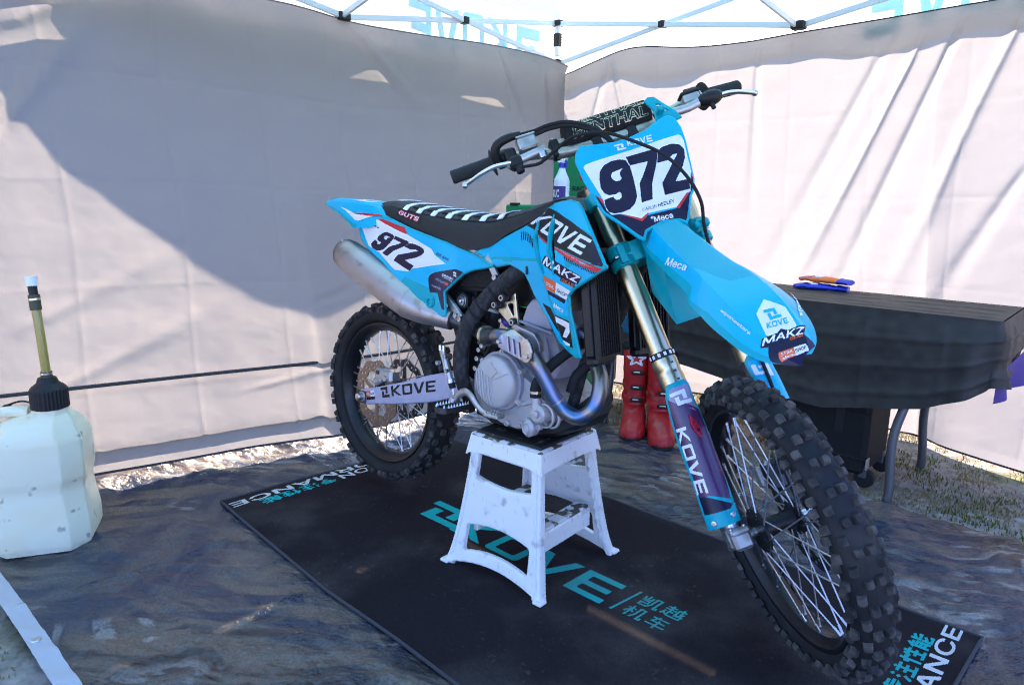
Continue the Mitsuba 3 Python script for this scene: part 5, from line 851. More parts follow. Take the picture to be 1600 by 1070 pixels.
fl('swingarm__lettering', fit(words('STIHL'), [(.024, .400), (.046, .405), (.046, .414), (.024, .409)]), Ssw, 'm_white', off=.0012, grid=None); fl('swingarm__lettering', fit(words('SHOP'), [(.051, .406), (.071, .411), (.071, .420), (.051, .415)]), Ssw, 'm_black', off=.0012, grid=None)
for s in (-1, 1): b('swingarm__axle_block', cbox(.052, .010, .044, .004, (-.002, s * .122, .393)), 'm_darksteel'); b('swingarm__axle_nut', tr(lathe([(.008, -.012), (.013, -.011), (.015, -.004), (.018, -.003), (.018, 0)], 6 if s > 0 else 24, 'y'), .012, s * .127 if s < 0 else .139, .397), 'm_alu')
b('swingarm__pivot_bolt', bolt((.515, -.128, .53), .016, .008), 'm_steel')
b('rear_caliper', cbox(.095, .045, .045, .008, (.085, -.072, .478)), 'm_alu'); b('rear_caliper', move(cbox(.05, .05, .028, .008), M4(trimesh.transformations.rotation_matrix(-.4, [0, 1, 0])[:3, :3], (.05, -.070, .455))), 'm_alu'); b('rear_caliper__pin', tr(lathe([(.006, -.1), (.0075, -.098), (.0075, -.05)], 14, 'y'), .06, 0, .486), 'm_darksteel'); b('rear_caliper__pin', tr(lathe([(.010, -.102), (.011, -.098), (.011, -.05)], 14, 'y'), .105, 0, .470), 'm_alu')
b('rear_master_cylinder', tube([(.432, -.128, .612), (.452, -.130, .570), (.462, -.131, .540)], .0085, 14, 2), 'm_alu'); b('rear_master_cylinder', tube([(.452, -.138, .610), (.470, -.138, .565), (.488, -.138, .525)], [.007, .0085, .009], 14, 2), 'm_alu')
b('rear_master_cylinder__fitting', tube([(.432, -.132, .612), (.430, -.132, .628)], .006, 12, 0), 'm_steel'); b('rear_master_cylinder__fitting', tube([(.453, -.138, .609), (.452, -.138, .630)], .006, 12, 0), 'm_steel')
for q in ((.470, -.146, .600), (.476, -.146, .555), (.436, -.146, .575)): b('rear_master_cylinder__bolt', bolt(q, .007, .006), 'm_steel')
b('rear_master_cylinder__collar', tube([(.486, -.138, .530), (.490, -.138, .519)], .0125, 16, 0), 'm_steel'); b('rear_master_cylinder__boot', tube([(.490, -.138, .519), (.496, -.138, .503)], [.0115, .0095], 16, 2), 'm_rubber'); b('rear_master_cylinder__rod', tube([(.496, -.138, .505), (.502, -.14, .470)], .003, 8, 0), 'm_steel'); b('rear_master_cylinder__clevis', cbox(.012, .014, .026, .003, (.503, -.140, .472)), 'm_alu')
b('brake_pedal', tube([(.512, -.150, .468), (.545, -.155, .496), (.575, -.160, .508), (.602, -.163, .500), (.625, -.165, .480), (.655, -.168, .464), (.690, -.172, .460)], [.009, .011, .011, .010, .009, .008, .007], 14, 6, flat=(.7, 1.1)), 'm_alu')
b('brake_pedal__tip', cbox(.055, .034, .010, .003, (.712, -.180, .466)), 'm_alu')
for i in range(5):
    for j in (-1, 1): b('brake_pedal__tooth', cbox(.005, .006, .009, .001, (.692 + i * .010, -.180 + j * .013, .473)), 'm_alu')
b('brake_pedal__pivot', tr(lathe([(.004, -.166), (.012, -.164), (.013, -.140)], 18, 'y'), .518, 0, .470), 'm_alu')
for s in (-1, 1):
    fo = rnd(pg((-.027, 0), (.027, 0), (.024, .098), (.010, .108), (-.010, .108), (-.024, .098)), .008); fr = fo.difference(rnd(fo.buffer(-.007), .003)).union(pg((-.024, .048), (.024, .048), (.024, .054), (-.024, .054))).union(pg((-.024, .076), (.024, .076), (.024, .082), (-.024, .082))).union(pg((-.024, .022), (.024, .022), (.024, .028), (-.024, .028)))
    m = trimesh.creation.extrude_polygon(fr, .016, engine='earcut'); Mp = M4(np.array([[1, 0, 0], [0, s, 0], [0, 0, 1]], float) if s > 0 else np.array([[-1, 0, 0], [0, -1, 0], [0, 0, 1]], float), (.545, s * .135, .452))
    b('footpeg', move(m, Mp), 'm_darksteel'); b('footpeg__bracket', cbox(.045, .04, .03, .006, (.545, s * .125, .452)), 'm_darksteel')
    for i in range(9):
        for x in (-.024, .024): b('footpeg__tooth', move(trimesh.creation.cone(.0038, .011, sections=6), Mp @ M4(None, (x * (1 if i < 8 else .7), .008 + i * .0112, .016))), 'm_steel')
# --- engine
case = rnd(pg((.60, .60), (.661, .635), (.70, .632), (.742, .595), (.798, .566), (.835, .535), (.862, .512), (.890, .500), (.884, .475), (.857, .462), (.830, .445), (.800, .432), (.745, .424), (.685, .430), (.606, .458), (.575, .50), (.575, .56)), .010)
b('engine_case', shell(case, S_flat(-.128), .225, .007, .04, .008), 'm_cast', smooth=40)
b('engine_case__flange', shell(case.buffer(.006), S_flat(-.100), .010, .002, .04, .010), 'm_cast', smooth=40)
cvr = [(.0001, -.1705), (.045, -.1695), (.066, -.166), (.074, -.160), (.0765, -.150), (.0765, -.128)]
b('clutch_cover', tr(lathe(cvr, 56, 'y'), .690, 0, .556), 'm_cover', smooth=50, label='round silver clutch cover with raised ribs')
b('clutch_cover__gasket_ring', tr(lathe([(.0765, -.140), (.0835, -.140), (.085, -.137), (.085, -.126), (.0765, -.126)], 56, 'y', closed=True), .690, 0, .556), 'm_head')
Sc = lambda p: np.stack([p[:, 0], -np.interp(np.hypot(p[:, 0] - .690, p[:, 1] - .556), [0, .045, .066, .074, .0765], [.1705, .1695, .166, .160, .150]), p[:, 1]], -1)
disc_ = sg.Point(.690, .556).buffer(.069, quad_segs=24)
for k in range(6):   # raised ribs running down the rear half
    x0 = .626 + k * .0125; q = pg((x0 - .002, .60 - k * .007), (x0 + .002, .60 - k * .007), (x0 + .0165, .470), (x0 + .0125, .470)).intersection(disc_)
    if not q.is_empty: b('clutch_cover__rib', shell(q, lambda p: Sc(p) + [0, -.0042, 0], .005, .0016, .02, .006), 'm_cover', smooth=50)
for q in (pg((.640, .606), (.688, .612), (.712, .588), (.690, .566), (.662, .578)), pg((.690, .5645), (.694, .562), (.755, .590), (.757, .594))): b('clutch_cover__emblem', shell(rnd(q.intersection(disc_), .0008), lambda p: Sc(p) + [0, -.0026, 0], .004, .0010, .02, .006), 'm_cover', smooth=50)
for a in range(6):
    t = math.radians(a * 60 + 25); q = (.690 + .0855 * math.cos(t), -.128, .556 + .0855 * math.sin(t))
    b('clutch_cover__boss', tr(lathe([(.007, -.012), (.008, -.010), (.008, .01)], 16, 'y'), q[0], q[1], q[2]), 'm_cover'); b('clutch_cover__bolt', bolt((q[0], q[1] - .012, q[2]), .0045, .004), 'm_steel')
b('water_pump', tr(lathe([(.0001, -.158), (.020, -.157), (.026, -.152), (.028, -.140), (.030, -.125)], 30, 'y'), .846, 0, .490), 'm_cover'); b('water_pump__boss', tr(lathe([(.0001, -.168), (.009, -.167), (.0105, -.160), (.011, -.150)], 20, 'y'), .850, 0, .492), 'm_cover')
b('water_pump__rib', tr(lathe([(.030, -.150), (.034, -.148), (.034, -.142), (.030, -.140)], 30, 'y', closed=True), .862, .006, .486), 'm_cover'); b('water_pump__rib', tr(lathe([(.026, -.150), (.031, -.148), (.031, -.142), (.026, -.140)], 30, 'y', closed=True), .880, .012, .484), 'm_cast')
b('water_pump__outlet', tube([(.838, -.146, .500), (.836, -.148, .540)], [.0135, .0125], 18, 2), 'm_cover'); b('coolant_hose', tube([(.836, -.148, .534), (.836, -.148, .562), (.846, -.142, .588), (.868, -.120, .625), (.90, -.09, .66), (.945, -.09, .69)], [.0155, .0155, .0150, .0145, .014, .014], 16, 6), 'm_rubber'); b('coolant_hose__clip', tube([(.836, -.148, .545), (.836, -.148, .552)], .0165, 18, 0), 'm_steel')
b('oil_filter_cover', move(lathe([(.0001, -.160), (.013, -.159), (.017, -.154), (.020, -.150), (.020, -.125)], 26, 'y'), M4(np.diag([1, 1, 1.25]), (.813, 0, .444))), 'm_cover', label='oval oil filter cover'); b('oil_filter_cover__ring', move(ring(.010, .0125, 0, .003, (0, 0, 0)), M4(np.array([[1, 0, 0], [0, 0, -1.], [0, 1.25, 0]]), (.813, -.158, .444))), 'm_cover')
for q in ((.795, -.13, .46), (.838, -.13, .448), (.72, -.13, .437), (.775, -.13, .445), (.765, -.130, .505)): b('engine_bolt', tr(lathe([(.007, -.010), (.0085, -.008), (.0085, .006)], 16, 'y'), *q), 'm_cover'); b('engine_bolt__head', bolt((q[0], q[1] - .010, q[2]), .0045, .004), 'm_steel')
for p0, p1 in (((.770, -.132, .500), (.832, -.134, .525)), ((.800, -.132, .505), (.838, -.134, .462)), ((.835, -.134, .530), (.87, -.13, .505))): b('engine_case__web', beam(p0, p1, .006, .012, .002), 'm_cast')
cyl = rnd(pg((.715, .60), (.728, .735), (.835, .706), (.868, .64), (.850, .575), (.79, .57)), .006); b('cylinder', shell(cyl, S_flat(-.080), .155, .006, .04, .010), 'm_head', smooth=40)
for k in range(3): b('cylinder__groove', beam((.737 + k * .037, -.088, .712 - k * .011), (.762 + k * .037, -.088, .625 - k * .011), .010, .012, .004, (0, 1, 0)), 'm_head')
head = rnd(pg((.724, .725), (.742, .770), (.760, .790), (.785, .796), (.806, .778), (.842, .708)), .008); b('cylinder_head', shell(head, S_flat(-.090), .175, .008, .03, .008), 'm_head', smooth=45)
b('cylinder_head__seam', beam((.722, -.092, .727), (.846, -.092, .702), .006, .014, .002, (0, 1, 0)), 'm_head'); b('cylinder_head__exhaust_port', tube([(.845, -.01, .70), (.885, -.015, .70)], .028, 20, 0), 'm_cast')
b('engine_left_cover', tr(lathe([(.0001, .125), (.055, .122), (.062, .115), (.064, .10)], 40, 'y'), .66, 0, .55), 'm_cover')
tri_ = rnd(pg((.640, .750), (.664, .786), (.690, .792), (.708, .808), (.722, .716), (.690, .712)), .003).difference(rnd(pg((.678, .770), (.690, .775), (.700, .773), (.704, .736)), .002)); b('engine_hanger', shell(tri_, S_flat(-.098), .005, .002, .02, .005), 'm_goldpale', smooth=40)
for q in ((.648, -.116, .768), (.676, -.116, .790), (.705, -.102, .722)): b('engine_hanger__bolt', bolt(q, .009, .009), 'm_steel'); b('engine_hanger__washer', tr(lathe([(.004, -.006), (.0125, -.005), (.0125, .012)], 20, 'y'), *q), 'm_frameblk')
b('throttle_body', tube([(.60, -.02, .74), (.66, -.02, .725), (.73, -.02, .72)], .032, 18, 3), 'm_blackplast'); b('throttle_body__connector', tube([(.650, -.085, .725), (.668, -.09, .715), (.69, -.092, .712)], [.007, .010, .008], 10, 3), 'm_violet'); b('throttle_body__screw', bolt((.655, -.098, .722), .006, .006), 'm_steel')
b('wiring_loom', tube([(.56, -.06, .66), (.585, -.09, .65), (.60, -.095, .60), (.585, -.10, .56)], .007, 10, 5), 'm_rubber'); b('wiring_loom', tube([(.58, -.05, .70), (.62, -.10, .655), (.60, -.11, .61), (.575, -.11, .585)], .005, 10, 5), 'm_rubber')
for q in ((.585, -.118, .605), (.592, -.118, .632), (.578, -.118, .575)): b('engine_bolt', bolt(q, .008, .010), 'm_steel')
b('starter_motor', tube([(.59, -.07, .645), (.59, .06, .645)], .026, 18, 0), 'm_blackplast')
# --- exhaust
hp = [(.862, -.012, .700), (.900, -.022, .700), (.935, -.036, .678), (.957, -.050, .640), (.993, -.074, .600), (.999, -.090, .550), (.984, -.102, .512), (.951, -.112, .494), (.917, -.126, .508), (.896, -.142, .540), (.876, -.155, .585), (.855, -.165, .627), (.825, -.170, .662), (.780, -.168, .686), (.72, -.162, .690), (.685, -.158, .684)]
b('exhaust_header', tube(hp, [.019, .020, .0205] + [.021] * 13, 22, 8), 'm_header', smooth=60, label='heat tinted blue and violet exhaust header pipe')
b('exhaust_header__weld', tube([(.902, -.1365, .530), (.900, -.1385, .534)], .0222, 20, 0), 'm_ti')
b('exhaust_midpipe', tube([(.690, -.158, .685), (.648, -.148, .680), (.61, -.122, .679), (.56, -.090, .684), (.50, -.086, .694), (.43, -.105, .713)], [.023, .025, .026, .025, .025, .026], 20, 6), 'm_darksteel'); b('exhaust_midpipe__clamp', tube([(.655, -.154, .682), (.644, -.153, .681)], .030, 22, 0), 'm_goldpale'); b('exhaust_midpipe__clamp_bolt', bolt((.650, -.168, .655), .007, .006), 'm_steel')
hs = rnd(pg((.747, .684), (.760, .702), (.780, .717), (.792, .719), (.853, .700), (.864, .690), (.873, .668), (.870, .650), (.862, .638), (.850, .635), (.752, .666)), .006)
for k in range(3): x0 = .787 + k * .0195; hs = hs.difference(rnd(pg((x0, .700 - k * .006), (x0 + .0045, .699 - k * .006), (x0 + .0105, .661 - k * .005), (x0 + .006, .660 - k * .005)), .0018))
Shs = lambda p: np.stack([p[:, 0], -.212 + .020 * np.clip((p[:, 1] - .70) / .02, 0, 1), p[:, 1]], -1); b('heat_shield', shell(hs, Shs, .002, .003, .015, .005), 'm_shield', smooth=40)
b('heat_shield__liner', shell(hs.buffer(-.012).buffer(.006), S_flat(-.200), .002, .002, .03, .008), 'm_black'); hs2 = rnd(pg((.764, .722), (.778, .730), (.848, .712), (.866, .690), (.872, .664), (.845, .660), (.79, .70)), .004); b('heat_shield', shell(hs2, S_flat(-.178), .012, .004, .03, .006), 'm_ti')
for q in ((.757, -.214, .683), (.858, -.214, .655)): b('heat_shield__bolt', bolt(q, .006, .005), 'm_steel')
mf = [(-.100, -.128, .905), (-.086, -.128, .899), (-.060, -.128, .889), (.02, -.128, .857), (.12, -.127, .815), (.20, -.126, .780), (.27, -.124, .751), (.33, -.122, .731), (.39, -.120, .719), (.455, -.105, .706)]
def oval(P, R, asp=1.12, n=28):
    P = np.array(P); C = spline(P, 6); rr = np.interp(np.linspace(0, 1, len(C)), np.linspace(0, 1, len(R)), R); tg = np.gradient(C, axis=0); tg /= np.linalg.norm(tg, axis=1, keepdims=True); out = []
    for c, t, r in zip(C, tg, rr):
        u = np.array([0, 1.0, 0]) - t * t[1]; u /= np.linalg.norm(u); w = np.cross(t, u); a = np.arange(n) / n * 2 * np.pi; out.append(c + r * np.cos(a)[:, None] * u + r * asp * np.sin(a)[:, None] * w)
    return out
R_m = [.036, .044, .050, .0525, .0525, .0525, .050, .041, .033, .028]
rg = oval(mf, R_m); b('silencer', loft(rg[6:], cap=True), 'm_ti', smooth=60, label='weathered titanium silencer'); b('silencer__end_cap', loft([r * 1.0 + (r - r.mean(0)) * .02 for r in rg[:8]], cap=True), 'm_ti', smooth=50)
b('silencer__outlet', tube([(-.118, -.128, .912), (-.09, -.128, .90)], .018, 18, 0), 'm_black')
for i in (36, 44): b('silencer__band', loft([rg[i] + (rg[i] - rg[i].mean(0)) * .02, rg[i + 1] + (rg[i + 1] - rg[i + 1].mean(0)) * .02]), 'm_ti')
for a, i in ((.4, 7), (-.9, 7), (2.2, 7)): q = rg[i][int(a / 6.283 * 28) % 28]; b('silencer__rivet', move(trimesh.creation.icosphere(1, .0035), M4(None, q)), 'm_steel')
# --- skid plate, radiators
sk = [(.515, .040, .440, .470), (.56, .080, .415, .45), (.62, .100, .404, .440), (.72, .106, .402, .432), (.80, .104, .404, .438), (.86, .094, .416, .470), (.915, .072, .445, .51), (.945, .055, .48, .54)]
b('skid_plate', loft([np.array([(x, -w, z1), (x, -w * .98, z0 + .012), (x, -w * .8, z0), (x, 0, z0 - .002), (x, w * .8, z0), (x, w * .98, z0 + .012), (x, w, z1), (x, w - .004, z1), (x, w * .9, z0 + .016), (x, 0, z0 + .006), (x, -w * .9, z0 + .016), (x, -w + .004, z1)]) for x, w, z0, z1 in sk]), 'm_blackplast', smooth=30)
for s in (-1, 1):
    Mr = M4(trimesh.transformations.rotation_matrix(s * -.16, [0, 0, 1])[:3, :3] @ trimesh.transformations.rotation_matrix(-.12, [0, 1, 0])[:3, :3], (1.000, s * .112, .792)); Mr = MB @ Mr
    b('radiator', cbox(.030, .118, .255, .006), 'm_black', Mr); b('radiator__tank', cbox(.036, .115, .030, .008, (0, 0, .138)), 'm_black', Mr); b('radiator__tank', cbox(.036, .115, .026, .008, (0, 0, -.136)), 'm_black', Mr)
    fr = rc(-.062, -.130, .062, .130).difference(rc(-.056, -.124, .056, .124)); m = trimesh.creation.extrude_polygon(fr, .014, engine='earcut'); b('radiator__guard', move(m, M4(np.array([[0, 0, 1.], [1, 0, 0], [0, 1, 0]]), (.018, 0, 0))), 'm_blackplast', Mr)
    for k in range(30): b('radiator__louvre', move(cbox(.010, .112, .0016, .0004), M4(trimesh.transformations.rotation_matrix(.5, [0, 1, 0])[:3, :3], (.024, 0, -.118 + k * .00815))), 'm_blackplast', Mr)
    for k in range(9): b('radiator__louvre_post', cbox(.006, .002, .246, .0004, (.031, -.050 + k * .0125, 0)), 'm_blackplast', Mr)
b('radiator_hose', tube([(.985, -.07, .66), (.955, -.04, .64), (.92, -.075, .60), (.905, -.085, .55)], .0145, 14, 5), 'm_rubber'); b('radiator_hose', tube([(1.0, .06, .93), (.96, 0, .95), (.99, -.06, .93)], .012, 12, 5), 'm_rubber')
# ------------------------------------------------------------------ stand
k = thing('paddock_stand', 'scuffed white plastic stand under the motorbike engine', 'bike stand')
ST_ = (lambda a: np.array([[math.cos(a), -math.sin(a), 0, .730], [math.sin(a), math.cos(a), 0, -.025], [0, 0, 1, .016], [0, 0, 0, 1]]))(math.radians(3.2))
HX, HY, TX, TY, ZT_ = .186, .200, .124, .131, .405
def sx_(z): t = z / ZT_; return HX + (TX - HX) * (t ** .62)
def sy_(z): t = z / ZT_; return HY + (TY - HY) * (t ** .62)
def sface(poly, face, th, r=.006):
    """a side wall of the stand from (across -1..1 scaled, z); face 0 -y, 1 +x, 2 +y, 3 -x"""
    def S(p):
        a, z = p[:, 0], p[:, 1]; kx, ky = np.vectorize(sx_)(np.clip(z, 0, ZT_)), np.vectorize(sy_)(np.clip(z, 0, ZT_)); u = a / .2
        return np.stack([(u * kx, -ky, z), (kx, u * ky, z), (-u * kx, ky, z), (-kx, -u * ky, z)][face], -1)
    return shell(poly, S, th, r, .025, .010)
def arc(x0, z0, x1, z1, h, n=10): t = np.linspace(0, 1, n); return [(x0 + (x1 - x0) * q, z0 + (z1 - z0) * q + h * 4 * q * (1 - q)) for q in t]
outer = sg.Polygon([(-.2, 0), (-.165, .004)] + arc(-.165, .010, .165, .010, .022) + [(.165, .004), (.2, 0), (.2, .36), (-.2, .36)])
holeT = sg.Polygon([(-.148, .345)] + arc(-.148, .280, .148, .280, -.012)[0:] + [(.148, .345)]); holeB = rnd(sg.Polygon(arc(-.142, .052, .142, .052, .018) + arc(.150, .128, -.150, .128, .018)), .010)
for face, nm in ((0, 'side_wall'), (2, 'side_wall')): add(k + '__' + nm, sface(outer.difference(holeT).difference(holeB), face, .010), 'm_stand', M=ST_, smooth=45)
oe = sg.Polygon([(-.2, 0), (-.178, 0), (-.172, .05), (-.166, .36), (.166, .36), (.172, .05), (.178, 0), (.2, 0), (.2, .36), (-.2, .36)])
legs_ = rc(-.2, 0, -.166, .36).union(rc(.166, 0, .2, .36)); 
for face in (1, 3):
    for g_ in legs_.geoms: add(k + '__end_leg_wall', sface(g_, face, .008), 'm_stand', M=ST_, smooth=45)
zq = .125; add(k + '__crossbar', cat(cbox(.018, 2 * sy_(zq) - .075, .060, .004, (sx_(zq) - .040, 0, zq))), 'm_stand', M=ST_); add(k + '__crossbar_top', cbox(.046, 2 * sy_(zq) - .085, .010, .003, (sx_(zq) - .058, 0, zq + .034)), 'm_standdirt', M=ST_)
add(k + '__crossbar', cbox(.018, 2 * sy_(zq) - .075, .060, .004, (-sx_(zq) + .040, 0, zq)), 'm_stand', M=ST_); add(k + '__crossbar_top', cbox(.046, 2 * sy_(zq) - .085, .010, .003, (-sx_(zq) + .058, 0, zq + .034)), 'm_standdirt', M=ST_)
fr0 = [np.array([(a * (TX + o), c * (TY + o), z) for a, c in ((-1, -1), (1, -1), (1, 1), (-1, 1))]) for o, z in ((.020, .345), (.016, .352), (.004, .398), (.0, .402), (-.012, .402), (-.014, .390), (.004, .345))]
# skirt with a sagging lower edge
def skirt(face):
    def S(p):
        u, z = p[:, 0], p[:, 1]; o = np.interp(z, [.33, .402], [.018, .004]); kx, ky = TX + o, TY + o
        return np.stack([(u * kx, -ky, z), (kx, u * ky, z), (-u * kx, ky, z), (-kx, -u * ky, z)][face], -1)
    sag = -.022 if face in (0, 2) else -.004
    poly = sg.Polygon([(-1, .402), (-1, .340)] + arc(-.93, .346, .93, .346, .012 if face in (0, 2) else .004) + [(1, .340), (1, .402)])
    def S2(p): return S(p * [1.0, 1.0])
    v, t = tri2d(affinity.scale(poly, .13, 1, origin=(0, 0)), .012, .02); q = v / [.13, 1]; P = S(q); n = normals2(S, q); t = t if (n[:, :2] * P[:, :2]).sum() > 0 else t[:, ::-1]
    n *= np.sign((n[:, :2] * P[:, :2]).sum()); m1 = trimesh.Trimesh(P, t, process=False); m2 = trimesh.Trimesh(P - n * .006, t[:, ::-1], process=False)
    bd_ = np.array([q_ for q_ in shapely.segmentize(poly.exterior, .03).coords]); B1 = S(bd_); B2 = B1 - normals2(S, bd_) * .006 * np.sign((normals2(S, bd_)[:, :2] * B1[:, :2]).sum()); wl = grid_mesh(np.stack([B1, B2], 1))
    return cat(m1, m2, wl)
for f in range(4): add(k + '__top_skirt', skirt(f), 'm_stand', M=ST_, smooth=30)
add(k + '__top_frame', cbox(2 * TX + .012, 2 * TY + .012, .010, .004, (0, 0, .400)), 'm_standdirt', M=ST_); add(k + '__rubber_top', cbox(2 * TX - .010, 2 * TY - .010, .010, .004, (0, 0, .407)), 'm_standtop', M=ST_)
for a in (-1, 1):
    for c in (-1, 1): add(k + '__foot', cbox(.030, .030, .010, .003, (a * (HX - .010), c * (HY - .010), .005)), 'm_stand', M=ST_)
    for j in range(9):   # lattice ribs behind the far legs
        z0 = .03 + j * .034
        for d in (-1, 1):
            z1 = z0 + d * .03
            if 0 < z1 < .35: add(k + '__lattice_rib', beam((sx_(z0) * .985 * a - a * .012, sy_(z0) - .030, z0), (sx_(z1) * .985 * a - a * .012, sy_(z1) - .004, z1), .003, .016, .0005), 'm_stand', M=ST_)
for p0, p1 in (((-.11, .205), (.10, .30)), ((-.10, .30), (.12, .20)), ((-.12, .25), (.12, .25))):
    add(k + '__wall_rib', beam((p0[0] * .9, sy_(p0[1]) - .012, p0[1]), (p1[0] * .9, sy_(p1[1]) - .012, p1[1]), .004, .010, .001), 'm_standdirt', M=ST_)
for a in (-1, 1): add(k + '__leg_bead', tube([(a * (sx_(z) - .014), -sy_(z) - .001, z) for z in np.linspace(.03, .34, 8)], .004, 8, 3), 'm_stand', M=ST_)

# ------------------------------------------------------------------ fuel jug
k = thing('fuel_jug', 'grubby white square fuel jug with black cap and amber filler hose', 'fuel jug')
MJ = (lambda a: np.array([[math.cos(a), -math.sin(a), 0, -.395], [math.sin(a), math.cos(a), 0, -.972], [0, 0, 1, .008], [0, 0, 0, 1]]))(math.radians(62))
def octa(hx, hy, c, z, n=5):
    pts = []
    for (sx, sy) in ((1, -1), (1, 1), (-1, 1), (-1, -1)):
        e = [(sx * hx, sy * (hy - c)), (sx * (hx - c), sy * hy)]; e = e if sx * sy > 0 else e[::-1]
        pts += [(e[0][0] * (1 - t) + e[1][0] * t, e[0][1] * (1 - t) + e[1][1] * t) for t in np.linspace(0, 1, n)]
    P = np.array(pts); return np.c_[P, np.full(len(P), z)]
HXJ, HYJ = .138, .122
body = [octa(HXJ - .03, HYJ - .03, .04, 0), octa(HXJ - .010, HYJ - .010, .045, .006), octa(HXJ - .001, HYJ - .001, .048, .03), octa(HXJ, HYJ, .05, .08), octa(HXJ - .008, HYJ - .008, .052, .16), octa(HXJ - .011, HYJ - .011, .054, .20), octa(HXJ - .003, HYJ - .003, .054, .235), octa(HXJ - .003, HYJ - .003, .054, .34), octa(HXJ - .016, HYJ - .012, .055, .372), octa(HXJ - .046, HYJ - .038, .045, .402), octa(.056, .054, .033, .420), octa(.046, .046, .027, .428), octa(.042, .042, .025, .452)]
for q, kf in zip(body, (1, 1, 1, 1, 1, 1, 1, 1, .95, .6, .15, 0, 0)): q[:, :2] += np.array([-.050, .017]) * kf
bm = loft(body); bm = bm.subdivide(); bm.vertices = np.array(bm.vertices); add(k + '__body', bm, 'm_jug', M=MJ, smooth=38)
add(k + '__handle', tube([(-.165, .02, .290), (-.192, .02, .345), (-.192, .02, .390), (-.160, .02, .418), (-.110, .015, .428), (-.060, .01, .424)], [.018, .016, .015, .015, .016, .018], 14, 6), 'm_jug', M=MJ)
add(k + '__vent_cap', tr(lathe([(.012, 0), (.014, .002), (.014, .018), (.010, .022), (.004, .024), (.0001, .024)], 16), -.125, .045, .418), 'm_blackplast', M=MJ)
add(k + '__vent_cap__strap', tube([(-.125, .045, .440), (-.085, .035, .452), (-.05, .02, .448)], .003, 8), 'm_blackplast', M=MJ)
tt_ = np.linspace(0, 2 * np.pi, 97)[:-1]; rb = .0500 + .0011 * np.sign(np.sin(tt_ * 30))
def cr(r, z): return np.stack([np.cos(tt_) * r, np.sin(tt_) * r, 0 * tt_ + z], 1)
add(k + '__cap', loft([cr(.046, .436), cr(rb, .438), cr(rb, .492), cr(.0485, .497), cr(.043, .504), cr(.030, .514), cr(.024, .530)]), 'm_blackplast', M=MJ, smooth=25)
add(k + '__hose', tube([(0, 0, .520), (-.002, .001, .60), (-.006, .006, .68), (-.011, .014, .748)], .0125, 18, 6), 'm_hose', M=MJ); add(k + '__hose_collar', tube([(0, 0, .520), (0, 0, .548)], .0155, 18, 0), 'm_olive', M=MJ); add(k + '__hose_collar__clip', tube([(0, 0, .540), (0, 0, .546)], .0165, 18, 0), 'm_steel', M=MJ)
add(k + '__hose_end', tube([(-.010, .012, .733), (-.013, .017, .778)], .0155, 18, 0), 'm_olive', M=MJ); add(k + '__hose_end__neck', tube([(-.013, .017, .776), (-.015, .020, .806)], .012, 18, 0), 'm_blackplast', M=MJ); add(k + '__hose_end__clip', tube([(-.0118, .0150, .762), (-.0122, .0155, .768)], .0168, 18, 0), 'm_goldpale', M=MJ)
add(k + '__hose_plug', tube([(-.015, .020, .804), (-.0165, .022, .832)], .0155, 18, 0), 'm_hosecap', M=MJ)

# ------------------------------------------------------------------ table with cloth, case, boots, gloves
TX0, TX1, TY0, TY1, TZ = -.12, 1.665, 1.265, 1.745, .715
k = thing('folding_table', 'folding table on bent grey legs under the black cloth', 'table')
add(k + '__top', cbox(TX1 - TX0 - .03, TY1 - TY0 - .03, .03, .006, ((TX0 + TX1) / 2, (TY0 + TY1) / 2, TZ - .022)), 'm_case')
for xl, d in ((1.385, 1), (.12, -1)):
    for y, y2 in ((1.235, 1.30), (1.735, 1.68)): add(k + '__leg', tube([(xl + .01 * d, y, .0), (xl + .012 * d, y + (y2 - y) * .1, .06), (xl - .00 * d, y + (y2 - y) * .35, .25), (xl + .03 * d, y2, .45), (xl + .03 * d, y2, .69)], .0165, 14, 6), 'm_leg')
    add(k + '__leg_brace', tube([(xl + .03 * d, 1.29, .50), (xl + .03 * d, 1.69, .50)], .012, 12, 0), 'm_leg'); add(k + '__leg_brace', tube([(xl + .02 * d, 1.45, .50), (xl - .3 * d, 1.45, .685)], .009, 10, 0), 'm_leg')
k = thing('tablecloth', 'creased black cloth draped over the long folding table', 'tablecloth')
# outline of the top walked round; the hanging part follows it down
o_ = shapely.segmentize(rnd(rc(TX0, TY0, TX1, TY1), .02).exterior, .012); oc = np.array(o_.coords)[:-1]; oc = oc[::-1] if sg.LinearRing(oc).is_ccw is False else oc; no = len(oc)
s_ = np.r_[0, np.cumsum(np.linalg.norm(np.diff(oc, axis=0), axis=1))]; tgo = np.roll(oc, -1, 0) - np.roll(oc, 1, 0); no_ = np.stack([tgo[:, 1], -tgo[:, 0]], 1); no_ /= np.linalg.norm(no_, axis=1, keepdims=True)
def hemz(x, y):   # height of the hem round the table
    f = np.interp(x, [-.15, .12, .48, .80, 1.12, 1.46, 1.60, 1.68], [.36, .355, .375, .33, .305, .375, .44, .50]); bk_ = np.interp(x, [-.2, 1.5, 1.7], [.40, .40, .46]); t = np.clip((y - TY0) / (TY1 - TY0), 0, 1); return f * (1 - t) + bk_ * t
hz = hemz(oc[:, 0], oc[:, 1]); rows = []
nv = 34
